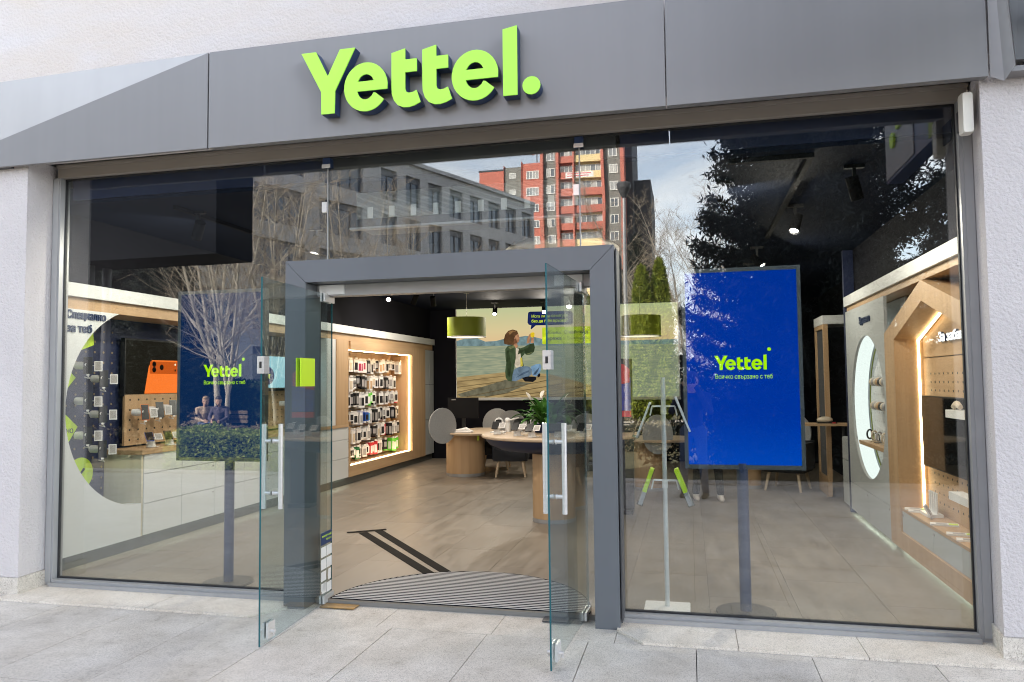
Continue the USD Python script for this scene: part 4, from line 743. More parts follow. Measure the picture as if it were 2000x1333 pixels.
for a in range(2):
    d = ru.add('drawer_front', G().box(XR, XR+.02, 2.637+a*.927, 3.559+a*.927, .05, .368, .002), 'unit_gray')
    ru.add('lock', G().tube([(XR-.006, 2.68+a*.927, .335), (XR, 2.68+a*.927, .335)], .012, 12), 'steel', parent=d)
ru.add('niche_back', G().box(2.05, 2.07, 2.66, 4.48, .40, 2.39), 'unit_white', label='white pegboard at the back of the oval niche')
q = G()
for i in range(12):
    for j in range(12): q.tube([(2.0495, 2.95+i*.10, .72+j*.10), (2.048, 2.95+i*.10, .72+j*.10)], .009, 8)
ru.add('peg_holes', q, 'c_gray')
ru.add('niche_shelf', G().box(1.885, 2.045, 2.85, 4.15, .85, .892, .003), 'oak_y')
ru.add('lime_edge', G().plate(affinity.scale(Point(3.485, 1.295).buffer(.768, 64).difference(Point(3.485, 1.295).buffer(.742, 64)), -1, 1, origin=(0, 0)), (2.047, 0, 0), -UY, UZ, .004), 'lamp_green')
ru.add('lettering', G().text('Здравето', .075, (XR-.002, 3.70, 2.200), -UY, UZ, .012, True, .50), 'sign_navy')
# house shaped frame
outer = Polygon([(.14, .045), (2.615, .045), (2.615, 2.03), (1.383, 2.395), (.14, 2.03)]); inner = Polygon([(.485, .20), (2.27, .20), (2.27, 1.955), (1.383, 2.225), (.485, 1.955)])
fl_ = lambda p: affinity.scale(p, -1, 1, origin=(0, 0))
ru.add('house_frame', G().plate(fl_(outer.difference(inner)), (2.12, 0, 0), -UY, UZ, .28), 'oak', label='oak frame in the shape of a house gable')
ru.add('niche_back', G().box(2.085, 2.11, .48, 2.28, .40, 1.775, .002).plate(fl_(Polygon([(.49, 1.783), (2.265, 1.783), (2.265, 1.952), (1.383, 2.22), (.49, 1.952)])), (2.11, 0, 0), -UY, UZ, .025), 'oak_y')
q = G()
for i in range(9):
    for z in (1.635, 1.562, 1.489, .76, .68, .60, .52): q.tube([(2.0848, 1.15+i*.115, z), (2.083, 1.15+i*.115, z)], .010, 8)
ru.add('peg_holes', q, 'black_plastic')
ru.add('led_strip', G().box(2.035, 2.055, 2.258, 2.268, .41, 1.95), 'led_soft')
ru.add('led_strip', G().add([(2.035, 2.262, 1.946), (2.055, 2.262, 1.946), (2.055, 1.40, 2.206), (2.035, 1.40, 2.206), (2.035, 2.262, 1.936), (2.055, 2.262, 1.936), (2.055, 1.40, 2.196), (2.035, 1.40, 2.196)], [[0, 1, 2, 3], [7, 6, 5, 4], [0, 4, 5, 1], [1, 5, 6, 2], [2, 6, 7, 3], [3, 7, 4, 0]]), 'led_soft')
ru.add('led_strip', G().box(2.035, 2.055, .49, .50, .41, 1.95), 'led_soft')
ru.add('bench_top', G().box(XR+.005, 2.084, .488, 2.267, .392, .418, .003), 'oak_y')
for a in range(2):
    d = ru.add('drawer_front', G().box(XR+.008, XR+.03, .49+a*.890, 1.375+a*.890, .205, .388, .002), 'unit_gray')
    ru.add('lock', G().tube([(XR+.002, 1.34+a*.89, .355), (XR+.008, 1.34+a*.89, .355)], .011, 12), 'steel', parent=d)
ru.add('led_strip', G().box(XR+.030, XR+.040, 2.64, 4.47, .058, .064), 'led_white'); ru.add('led_strip', G().box(XR+.085, XR+.095, .2, 2.6, .035, .041), 'led_white')
ru.add('lettering', G().text('За забавление', .078, (2.083, 1.745, 1.905), -UY, UZ, .020, True, 1.02), 'sign_navy', label='raised words with white faces on the oak back')
ru.add('lettering_face', G().text('За забавление', .078, (2.062, 1.745, 1.905), -UY, UZ, .004, True, 1.02), 'led_face')
tv = Thing('television', 'black television on the oak back of the house shaped niche', 'television', (2.04, 1.5, .8)); tv.add('screen', G().box(2.035, 2.075, .75, 2.20, .815, 1.44, .006), 'black_plastic'); tv.add('glass', G().box(2.0335, 2.0345, .76, 2.19, .825, 1.43), 'gloss_black')
for z, nm in ((1.29, 'white console box on a bracket in front of the television'), (.66, 'white box on a bracket under the television')):
    t = Thing('console_box', nm, 'box', (1.98, 1.05, z)); t.add('shelf', G().box(1.93, 2.03, .78, 1.20, z, z+.06, .004), 'white_plastic')
    if z > 1: t.add('gamepad', G().tube([(1.97, 1.14, z+.085), (1.97, 1.06, z+.105), (1.97, .98, z+.085)], [.018, .028, .018], 8).tube([(1.96, 1.10, z+.062), (1.97, 1.06, z+.10)], .008, 6), 'c_sand')
ro = Thing('router', 'white router with four upright fins on the bench of the house niche', 'router', (2.0, 1.86, .42)); ro.add('base', G().box(1.93, 2.05, 1.75, 1.98, .420, .445, .006), 'white_plastic')
for k in range(4): ro.add('antenna', G().box(2.0, 2.012, 1.76+k*.058, 1.795+k*.058, .446, .625, .004), 'white_plastic')
t = Thing('tablet_stand', 'tilted price display in front of the router', 'tablet', (1.93, 1.72, .42)); t.add('tablet', G().box(-.065, .065, -.006, .006, -.05, .05, .004).moved(1.2, (1.92, 1.72, .485), -.5), 'white_plastic'); t.add('screen', G().box(-.055, .055, -.0085, -.0065, -.04, .04).moved(1.2, (1.92, 1.72, .485), -.5), 'tag_print'); t.add('foot', G().tube([(1.95, 1.72, .42), (1.93, 1.72, .47)], .012, 8), 'white_plastic')
for k, (y, dz, lab) in enumerate(((2.16, 0, 'upper brochure at the far end of the house niche bench'), (2.04, .0, 'second brochure from the far end of the bench'), (1.42, 0, 'pale brochure in the middle of the bench, near the tablet'), (1.02, 0, 'brochure at the near end of the bench'), (.80, 0, 'last brochure by the window frame'))):
    t = Thing('brochure', lab, 'brochure', (1.95, y, .42)); r_y = -.25
    t.add('cover', G().box(-.10, .10, -.045, .045, 0, .012, .002).moved(r_y, (1.955, y, .419)), 'paper_white'); t.add('corner', G().box(.03, .095, -.04, .02, .0122, .0135).moved(r_y, (1.955, y, .419)), 'lime'); t.add('photo', G().box(-.06, .02, -.03, .02, .0122, .0135).moved(r_y, (1.955, y, .419)), 'c_gray')
for k, z in enumerate((1.56, 1.30)):
    t = Thing('strap_roll', ['upper roll of patterned watch straps in the oval niche', 'lower roll of patterned watch straps in the oval niche'][k], 'watch strap', (2.0, 3.3, z))
    for j in range(7): t.add('strap', G().lathe([(.042, j*.09), (.047, j*.09+.01), (.047, j*.09+.07), (.042, j*.09+.08), (.036, j*.09+.07), (.036, j*.09+.01), (.042, j*.09)], 0, 0, 16).moved(0, (1.97, 3.72, z), math.pi/2), ['c_sand', 'c_gray', 'c_sand', 'oak', 'c_black', 'c_sand', 'c_gray'][j])
    t.add('rod', G().tube([(1.97, 3.74, z), (1.97, 3.05, z)], .012, 8), 'steel')
for k in range(5):
    t = Thing('smart_watch', 'smart watch on a stand, number %s from the window on the oval niche shelf' % ['one', 'two', 'three', 'four', 'five'][k], 'watch', (1.98, 3.0+k*.22, .893))
    y = 3.0+k*.22
    t.add('stand', G().tube([(2.0, y, .893), (2.0, y+.02, .98), (1.96, y, 1.0)], .006, 6).box(1.95, 2.04, y-.035, y+.035, .893, .90, .002), 'black_plastic' if k % 2 else 'c_sand'); t.add('strap', G().tube([(1.95+.035*math.cos(a), y+.03*math.cos(a), .975+.05*math.sin(a)) for a in np.linspace(0, 6.28, 16)], .010, 6), ['c_black', 'c_sand', 'c_gray', 'c_sand', 'c_black'][k])
# back right corner: oak framed dark panel, mouse shelf, grey cabinet
t = Thing('framed_panel', 'tall dark panel in an oak frame in the back right corner', 'panel', (1.85, 6.0, 0))
for a in ((1.775, 1.835, 6.27, 6.33, .27, 2.28), (1.775, 1.835, 5.60, 5.66, .27, 2.28)): t.add('frame', G().box(*a, .004), 'oak')
for z in (.21, 2.281): t.add('frame', G().box(1.775, 1.835, 5.60, 6.33, z, z+.058, .004), 'oak_y')
t.add('panel', G().box(1.80, 1.815, 5.66, 6.27, .27, 2.28), 'fabric_dark'); t.add('skirt', G().box(1.775, 1.83, 5.60, 6.33, .02, .205, .003), 'oak'); t.add('cornice', G().box(1.77, 2.42, 5.6, 6.33, 2.342, 2.46, .004), 'unit_white'); t.add('leg', G().tube([(1.80, 5.7, .02), (1.80, 5.7, 0)], .03, 10), 'leg_wood')
t = Thing('shelf_table', 'narrow oak shelf holding a mouse at the back right', 'shelf', (1.7, 5.3, 0)); t.add('top', G().box(1.40, 2.10, 5.2, 5.56, .985, 1.012, .003), 'oak_x'); t.add('post', G().tube([(1.95, 5.38, 0), (1.95, 5.38, .985)], .02, 10), 'alu_dark')
mu = Thing('computer_mouse', 'beige mouse on a black stand on the oak shelf', 'mouse', (1.72, 5.35, 1.013)); mu.add('shell', G().mesh(trimesh.creation.icosphere(3, 1.0).apply_transform(np.diag([.10, .06, .045, 1])).apply_translation((1.72, 5.35, 1.058))), 'c_sand', smooth=True); mu.add('wheel', G().tube([(1.66, 5.34, 1.095), (1.66, 5.36, 1.095)], .012, 10), 'black_plastic'); mu.add('stand', G().box(1.62, 1.86, 5.29, 5.41, 1.013, 1.032, .006), 'black_plastic'); mu.add('light', G().box(1.80, 1.84, 5.27, 5.288, 1.016, 1.03, .003), 'c_red')
t = Thing('drawer_cabinet', 'tall grey drawer cabinet in front of the dark wall at the back right', 'cabinet', (1.98, 5.0, 0)); t.add('body', G().box(1.90, 2.19, 4.62, 5.15, .02, .86, .004), 'unit_gray')
for k in range(3): t.add('drawer_front', G().box(1.885, 1.899, 4.63, 5.14, .03+k*.277, .30+k*.277, .002), 'unit_gray')
t.add('goods', G().tube([(1.95, 4.75, .87), (1.98, 4.85, .91), (1.95, 4.95, .88)], [.02, .04, .015], 8), 'c_pink')

# ------------------------------------------------------------------ screens on posts
for nm in (('screen_blue'),):
    material('screen_blue', {'g': ('geometry', {}), 's': ('separate_xyz', {}), 'r': ('map_range', {'from_min': 1.0, 'from_max': 2.38}), 'c': ('rgb_ramp', {'ramp': [(0, (0.0, .052, .40)), (.25, (0.0, .030, .30)), (1, (0.0, .025, .25))]}), 'e': ('emission', {'strength': .48*1.9*EK})}, [('g.position', 's.vector'), ('s.z', 'r.value'), ('r.result', 'c.fac'), ('c.color', 'e.color')], surface='e.emission')
material('screen_dim', {'e': ('emission', {'color': (.010, .060, .22), 'strength': .27*EK})}, [], surface='e.emission')
emat('screen_text', (.42, .80, .0), .80)
def post_screen(lab, x0, x1, bx, face, lx):
    t = Thing('digital_screen', lab, 'screen', (bx, .19, 0)); zb, zt, yf = .980, 2.386, .170
    t.add('casing', G().box(x0, x1, yf+.006, yf+.055, zb, zt, .005), 'alu_dark')
    t.add('bezel', G().plate(sbox(x0, zb, x1, zt).difference(sbox(x0+.026, zb+.030, x1-.026, zt-.028)), (0, yf+.0055, 0), UX, UZ, .0075), 'bezel_gray')
    p = t.add('picture', G().box(x0+.026, x1-.026, yf+.002, yf+.0055, zb+.030, zt-.028), face)
    sc = .351/1.547
    for poly in logo('high'):
        t.add('letter', G().plate(affinity.scale(poly, sc, sc, origin=(0, 0)), (lx, yf+.0018, 1.668), UX, UZ, .001), 'screen_text', parent=p)
    t.add('lettering', G().text('Всичко свързано с теб', .032, (lx+.003, yf+.0018, 1.607), UX, UZ, .001, False, .385), 'screen_text', parent=p)
    t.add('post', G().cyl(bx, .20, .014, 1.02, .039, 28), 'post_blue', smooth=40)
    t.add('foot', G().lathe([(0, .001), (.20, .001), (.20, .009), (.194, .014), (0, .0145)], bx, .19, 48), 'foot_brown', smooth=30); return t
pm('bezel_gray', (.075, .085, .09), .4); pm('post_blue', (.05, .065, .125), .35, metal=.3, var=(3, .1)); pm('foot_brown', (.075, .067, .058), .35, metal=.3, var=(4, .15))
post_screen('bright blue digital screen on a post behind the right pane', -.047, .755, .340, 'screen_blue', .169)
post_screen('dimmer blue digital screen on a post behind the left pane, veiled by reflected trees', -4.157, -3.345, -3.678, 'screen_dim', -3.912)

# ------------------------------------------------------------------ brochure stand
bs = Thing('brochure_stand', 'slim steel pole stand with four acrylic brochure pockets on a white base', 'brochure stand', (-.19, .21, 0))
bs.add('base', G().plate(sbox(-.335, .075, -.045, .305).buffer(.012), (0, 0, .001), UX, UY, .010), 'white_plastic')
bs.add('pole', G().cyl(-.19, .21, .011, 1.622, .0165, 24), 'pale_steel', smooth=40)
for z in (1.41, .885):
    c = bs.add('collar', G().cyl(-.19, .21, z-.05, z+.012, .020, 20).box(-.27, -.11, .200, .220, z, z+.012, .003).tube([(-.27, .21, z+.005), (-.285, .21, z-.06)], .006, 6).tube([(-.11, .21, z+.005), (-.095, .21, z-.06)], .006, 6), 'white_plastic')
for (x, zt, zb, dx, full) in ((-.262, .955, .715, -.085, 1), (-.125, .955, .715, .095, 1), (-.275, 1.43, 1.19, -.095, 0), (-.112, 1.47, 1.23, .095, 0)):
    s_ = np.sign(dx); a = np.array([x, .21, zt]); b = np.array([x+dx, .21, zb]); d = (b-a)/np.linalg.norm(b-a); n_ = np.array([d[2], 0, -d[0]])*(1 if s_ > 0 else 1)
    n_ = n_*np.sign(n_[0]*s_) if n_[0] else n_
    def slabq(o, L0, L1, w, t0, t1):
        pts = [a+d*l+UY*y_+n_*t_ for l in (L0, L1) for y_ in (-w, w) for t_ in (t0, t1)]; return G().add(pts, BF)
    L = np.linalg.norm(b-a)
    pk = bs.add('pocket', slabq(0, 0, L, .075, .0, .003), 'acrylic'); bs.add('pocket_front', slabq(0, L*.45, L, .075, .042, .045), 'acrylic', parent=pk); bs.add('pocket_floor', slabq(0, L, L+.003, .075, 0, .045), 'acrylic', parent=pk)
    if full:
        t = Thing('brochure', ['lime and grey brochures in the lower left pocket of the pole stand', 'lime and grey brochures in the lower right pocket of the pole stand'][int(s_ > 0)], 'brochure', tuple(a)); t.add('cover', slabq(0, -.01, L*.62, .065, .005, .034), 'lime'); t.add('lower_half', slabq(0, L*.62, L-.004, .065, .005, .034), 'c_gray')
    else:
        t = Thing('brochure', ['pale leaflet in the upper left pocket of the pole stand', 'pale leaflet in the upper right pocket of the pole stand'][int(s_ > 0)], 'brochure', tuple(a)); t.add('cover', slabq(0, -.01, L-.004, .065, .005, .018), 'paper_white')
# colourful display board half hidden behind the right jamb
t = Thing('display_totem', 'dark display board with red and violet print half hidden behind the right jamb', 'display', (-.88, 4.0, 0))
t.add('board', G().plate(sbox(-1.02, .06, -.70, 1.86).buffer(.012), (0, 4.03, 0), UX, UZ, .04), 'black_plastic'); t.add('foot', G().box(-1.0, -.70, 3.88, 4.14, .001, .05, .01), 'black_plastic')
pm('print_violet', (.06, .03, .22), .5, var=(22, 0, (.02, .05, .42)))
t.add('print', G().box(-1.01, -.705, 3.986, 3.989, 1.24, 1.64), 'print_violet'); t.add('print_panel', G().plate(Polygon([(-1.01, 1.52), (-.72, 1.58), (-.715, 1.74), (-.78, 1.80), (-1.01, 1.85)]), (0, 3.985, 0), UX, UZ, .002), 'c_red'); t.add('print_band', G().box(-1.01, -.705, 3.983, 3.985, 1.16, 1.235), 'c_red')
t.add('lettering', G().box(-.80, -.72, 3.985, 3.988, 1.09, 1.105).box(-.80, -.73, 3.985, 3.988, 1.06, 1.07), 'paper_white')

# ------------------------------------------------------------------ people
def chain(parts, mm=.02, it=6):
    """smooth union of tapered bones [(p, r), (q, r)]"""
    ms = []
    for (p, a), (q, b) in parts:
        ms.append(Manifold.batch_hull([Manifold.sphere(a, 16).translate([float(x) for x in p]), Manifold.sphere(b, 16).translate([float(x) for x in q])]))
    m = Manifold.batch_boolean(ms, manifold3d.OpType.Add).refine_to_length(mm).to_mesh()
    t = trimesh.Trimesh(m.vert_properties[:, :3], m.tri_verts); trimesh.smoothing.filter_taubin(t, iterations=it); return t
def hand(wrist, d, side, curl=.6, sc=1.0):
    """palm and five bent fingers; d: direction from wrist to fingers, side: towards the thumb"""
    w = np.asarray(wrist, float); d = np.asarray(d, float)/np.linalg.norm(d); s_ = np.asarray(side, float); s_ = s_-d*(s_@d); s_ /= np.linalg.norm(s_); n_ = np.cross(d, s_)
    P = [((w, .026), (w+d*.045*sc+s_*.018, .024)), ((w, .024), (w+d*.045*sc-s_*.018, .022)), ((w+d*.03+s_*.02, .018), (w+d*.085*sc+s_*.026, .013)), ((w+d*.03-s_*.02, .018), (w+d*.08*sc-s_*.026, .012))]
    for k, L in enumerate((.075, .085, .078, .060)):
        b = w+d*.085*sc+s_*(.030-.020*k); e1 = d*math.cos(curl*.5)+n_*math.sin(curl*.5); e2 = d*math.cos(curl*1.4)+n_*math.sin(curl*1.4)
        P += [((b, .0100), (b+e1*L*.5, .0092)), ((b+e1*L*.5, .0092), (b+e1*L*.5+e2*L*.45, .0080))]
    tb_ = w+d*.03+s_*.030; P += [((tb_, .013), (tb_+s_*.03+d*.022, .0110)), ((tb_+s_*.03+d*.022, .011), (tb_+s_*.035+d*.055+n_*.012, .0088))]
    return P
pm('skin', (.42, .25, .175), .5); pm('cloth_black', (.012, .012, .014), .85, var=(30, .2), bump=(90, .3, .004)); pm('cloth_tan', (.34, .25, .18), .9, var=(25, .15)); pm('cloth_navy', (.02, .025, .05), .9, var=(25, .2)); pm('cloth_mauve', (.06, .05, .075), .9, var=(25, .2)); pm('hair_dark', (.025, .016, .011), .6, var=(80, .3)); pm('hair_fair', (.26, .17, .09), .6, var=(80, .25)); pm('shoe_white', (.66, .60, .56), .6); pm('shoe_pink', (.60, .30, .29), .6); pm('denim', (.05, .07, .13), .9, var=(60, .2))
def person(lab, loc, rz, J, top, bottom, hair, shoe, group=None, hands=((0, 0, -1), (0, 0, -1)), head_dir=(0, -1, 0), long_hair=.12, fine=.022):
    """J: joints in the person's own space (faces -y): head, neck, sh, el, wr, hip, kn, an as (left, right) pairs where paired"""
    A = lambda k: np.asarray(J[k], float)
    t = Thing('person', lab, 'person', loc, rz, group, world=False)
    hd, nk, pel = A('head'), A('neck'), A('pelvis'); f = np.asarray(head_dir, float); f /= np.linalg.norm(f); sd = np.cross(f, UZ)
    B = [((hd+UZ*.035, .090), (hd-UZ*.03+f*.012, .078)), ((hd-UZ*.05+f*.03, .052), (hd-UZ*.075+f*.045, .040)), ((hd-UZ*.06, .06), (nk-UZ*.04, .058)), ((hd+f*.088-UZ*.005, .012), (hd+f*.106-UZ*.030, .014)), ((hd+f*.084-UZ*.062+sd*.018, .010), (hd+f*.084-UZ*.062-sd*.018, .010))]
    for s_ in (-1, 1): B += [((hd+sd*s_*.085+UZ*.01, .014), (hd+sd*s_*.082-UZ*.03, .011)), ((hd+f*.080+sd*s_*.032+UZ*.012, .014), (hd+f*.076+sd*s_*.034+UZ*.012, .014))]
    up_, low = [], []
    chest = nk*.62+pel*.38
    up_ += [((nk-UZ*.06, .085), (chest, .145)), ((chest, .145), (pel+UZ*.06, .135))]
    for i, s_ in enumerate((-1, 1)):
        sh, el, wr = A('sh')[i], A('el')[i], A('wr')[i]
        up_ += [((nk-UZ*.05, .065), (sh, .072)), ((sh, .07), (chest+UX*s_*.05, .12)), ((sh, .064), (el, .048)), ((el, .048), (wr, .036))]
        B += [((el, .040), (wr, .027))]+hand(wr, hands[i], UX*-s_*.6-UY*.5 if abs(np.asarray(hands[i], float)[2]) > .6 else UZ)
        hp, kn, an = A('hip')[i], A('kn')[i], A('an')[i]
        low += [((pel, .125), (hp, .105)), ((hp, .10), (kn, .064)), ((kn, .062), (an, .047))]
        B += [((kn, .05), (an, .036)), ((hp, .08), (kn, .05))]
        to = np.array([f[0], f[1], 0]); to /= np.linalg.norm(to); an0 = an*np.array([1, 1, 0])+UZ*(an[2]-.055)
        t.add('shoe', (lambda m: (m.vertices, m.faces))(chain([((an0-to*.045, .042), (an0+to*.04-UZ*.006, .040)), ((an0+to*.04-UZ*.006, .040), (an0+to*.145-UZ*.012, .032)), ((an0-to*.04+UZ*.03, .042), (an0+UZ*.02, .042))], .02, 3)), shoe, smooth=True)
    B += [((nk, .055), (pel, .10))]
    for i in range(2): B += [((nk-UZ*.05, .05), (A('sh')[i], .05)), ((A('sh')[i], .05), (A('el')[i], .038)), ((pel, .09), (A('hip')[i], .08))]
    def put(n, m, mt): t.add(n, (m.vertices, m.faces), mt, smooth=True)
    put('body', chain(B, .014), 'skin'); put('jacket', chain(up_, fine), top); put('trousers', chain(low, fine), bottom)
    put('hair', chain([((hd+UZ*.055-f*.022, .097), (hd+UZ*.02-f*.05, .085)), ((hd-f*.045, .085), (hd-f*.04-UZ*long_hair, .07)), ((hd+UZ*.075+f*.02, .075), (hd+UZ*.05-f*.02, .09))], .02), hair)
    for s_ in (-1, 1): t.add('eye', G().mesh(trimesh.creation.icosphere(1, .009).apply_translation(hd+f*.090+sd*s_*.032+UZ*.010)), 'black_plastic')
    return t
stand = lambda dx=.10: dict(head=(0, -.02, 1.60), neck=(0, 0, 1.45), sh=[(-.19, 0, 1.38), (.19, 0, 1.38)], el=[(-.24, .03, 1.09), (.24, .03, 1.09)], wr=[(-.23, -.08, .86), (.23, -.08, .86)], pelvis=(0, 0, .93), hip=[(-.09, 0, .88), (.09, 0, .88)], kn=[(-dx, -.02, .48), (dx, -.02, .48)], an=[(-dx, .03, .097), (dx, .03, .097)])
J = stand(.12); J['an'] = [(-.16, .0, .097), (.15, -.08, .097)]; J['kn'] = [(-.13, -.02, .49), (.12, -.06, .49)]
person('person in black trousers and pale pink soled sneakers standing behind the blue screen', (.205, 5.22, 0), .1, J, 'cloth_black', 'cloth_black', 'hair_dark', 'shoe_white')
# the photographer, standing at the picture's own viewpoint and seen in the blue screen
pmx, pmy = 0.0, -5.47
J = dict(head=(0, -.005, 1.58), neck=(0, .03, 1.43), sh=[(-.20, .03, 1.36), (.20, .03, 1.36)], el=[(-.27, -.10, 1.16), (.27, -.10, 1.16)], wr=[(-.10, -.14, 1.50), (.10, -.14, 1.52)], pelvis=(0, .04, .92), hip=[(-.09, .04, .87), (.09, .04, .87)], kn=[(-.13, 0, .47), (.13, 0, .47)], an=[(-.15, .04, .057), (.15, .04, .057)])
person('photographer in dark clothes holding a black camera to the face', (pmx+.02, pmy-.16, 0), math.pi+.23, J, 'cloth_navy', 'denim', 'hair_dark', 'cloth_black', hands=((.55, .0, .8), (-.55, .0, .8)))
cm = Thing('photo_camera', 'black camera held up by the photographer', 'camera', (pmx+.02, pmy-.0, 1.6), .0)
c_, s__ = math.cos(.2), math.sin(.2)
def camg(g): return g.moved(.2, (pmx, pmy, 1.6))
cm.add('body', camg(G().box(-.068, .068, -.05, .012, -.05, .045, .012).box(-.03, .03, -.045, .008, .046, .075, .012)), 'black_plastic'); cm.add('lens', camg(G().tube([(0, .013, -.005), (0, .10, -.005)], [.036, .034], 24)), 'black_plastic', smooth=40); cm.add('shutter_button', camg(G().cyl(-.05, -.01, .046, .052, .007, 12)), 'steel'); cm.add('strap', camg(G().tube([(-.068, 0, .03), (-.10, -.05, -.10), (-.05, -.10, -.22), (.05, -.10, -.22), (.10, -.05, -.10), (.068, 0, .03)], .006, 6)), 'cloth_black')
# ------------------------------------------------------------------ across the street (seen mirrored in the panes)
rng = np.random.default_rng(11)
pm('lawn_green', (.055, .062, .024), .95, var=(1.4, 0, (.13, .105, .055)), bump=(40, .8, .02))
solo('lawn', G().box(-120, 120, -160, -7.35, -.13, -.055), 'lawn_green', kind='structure')
solo('kerb', G().box(-60, 60, -7.348, -7.004, -.13, -.005, .01), 'granite_cool', kind='structure')
solo('far_path', G().box(-60, 60, -26.2, -24.6, -.12, -.045), 'granite_cool', kind='structure')
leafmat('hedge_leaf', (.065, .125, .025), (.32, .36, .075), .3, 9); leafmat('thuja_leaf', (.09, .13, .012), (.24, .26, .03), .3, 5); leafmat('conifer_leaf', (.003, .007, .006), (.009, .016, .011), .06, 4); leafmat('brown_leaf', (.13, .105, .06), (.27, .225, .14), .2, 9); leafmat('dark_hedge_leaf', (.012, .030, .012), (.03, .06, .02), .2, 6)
pm('bark', (.23, .20, .165), .9, var=((6, 6, 2), 0, (.38, .34, .28)), bump=((30, 30, 8), .5, .01)); pm('twig', (.17, .135, .105), .9, var=(2, 0, (.30, .245, .18))); pm('dark_bark', (.05, .04, .032), .95, var=(8, .3)); pm('core_dark', (.012, .02, .01), .95)
def leaves(n, pts, L, W, up=.0, rs=None):
    """leaf faces at pts (n,3): long L, wide W, random lie"""
    rs = rs or rng; d = rs.normal(size=(n, 3)); d[:, 2] += up; d /= np.linalg.norm(d, axis=1, keepdims=True); e = np.cross(d, rs.normal(size=(n, 3))); e /= np.linalg.norm(e, axis=1, keepdims=True)
    l = (L*rs.uniform(.6, 1.3, (n, 1)))*d; w = (W*rs.uniform(.7, 1.2, (n, 1)))*e
    v = np.stack([pts, pts+l*.5+w*.5, pts+l, pts+l*.5-w*.5], 1).reshape(-1, 3); i = np.arange(n)*4
    return v, np.concatenate([np.stack([i, i+1, i+2], 1), np.stack([i, i+2, i+3], 1)])
def hedge(lab, x0, x1, y0, y1, h, n, leaf, name='hedge', L=.06, kind=None):
    t = Thing(name, lab, 'hedge', ((x0+x1)/2, (y0+y1)/2, -.055), kind=kind)
    t.add('stems', G().box(x0+.08, x1-.08, y0+.08, y1-.08, -.05, h-.09), 'core_dark')
    p = rng.uniform(0, 1, (n, 3)); f = rng.integers(0, 10, n); p = p*[x1-x0, y1-y0, h]+[x0, y0, -.05]
    d = rng.uniform(-.06, .06, n); bump_ = .05*np.sin(p[:, 0]*3.1)+.04*np.sin(p[:, 0]*7.7)
    p[f < 4, 1] = (y1+d+bump_*.6)[f < 4]; m = (f >= 4) & (f < 8); p[m, 2] = (h-.05+d+bump_)[m]; m = f == 8; p[m, 0] = np.where(rng.random(m.sum()) < .5, x0, x1)+d[m]
    t.add('foliage', G().add(*leaves(n, p, L, L*.55, .3)), leaf); return t
hedge('trimmed green hedge across the pavement, sunlit on top', -10.1, -5.2, -8.6, -7.65, .70, 20000, 'hedge_leaf')
hedge('tall dark hedge behind the bare trees', -26, -8.5, -22.2, -21.2, 1.75, 16000, 'dark_hedge_leaf', L=.12)
hedge('low brown leafed hedge at the foot of the street lamp', -5.0, 3.0, -13.4, -12.5, .62, 12000, 'brown_leaf')
p = rng.uniform(0, 1, (16000, 3))*[9.5, 2.6, 1]+[-15.5, -11.6, 0]; p[:, 2] = -.05+.80*rng.random(16000)**.6*(.7+.3*np.sin(p[:, 0]*2.1)*np.sin(p[:, 1]*3))
solo('ground_cover', G().add(*leaves(16000, p, .09, .035, .8)), 'brown_leaf', 'low grey brown shrubs growing behind the trimmed hedge', 'shrubs', kind='stuff')

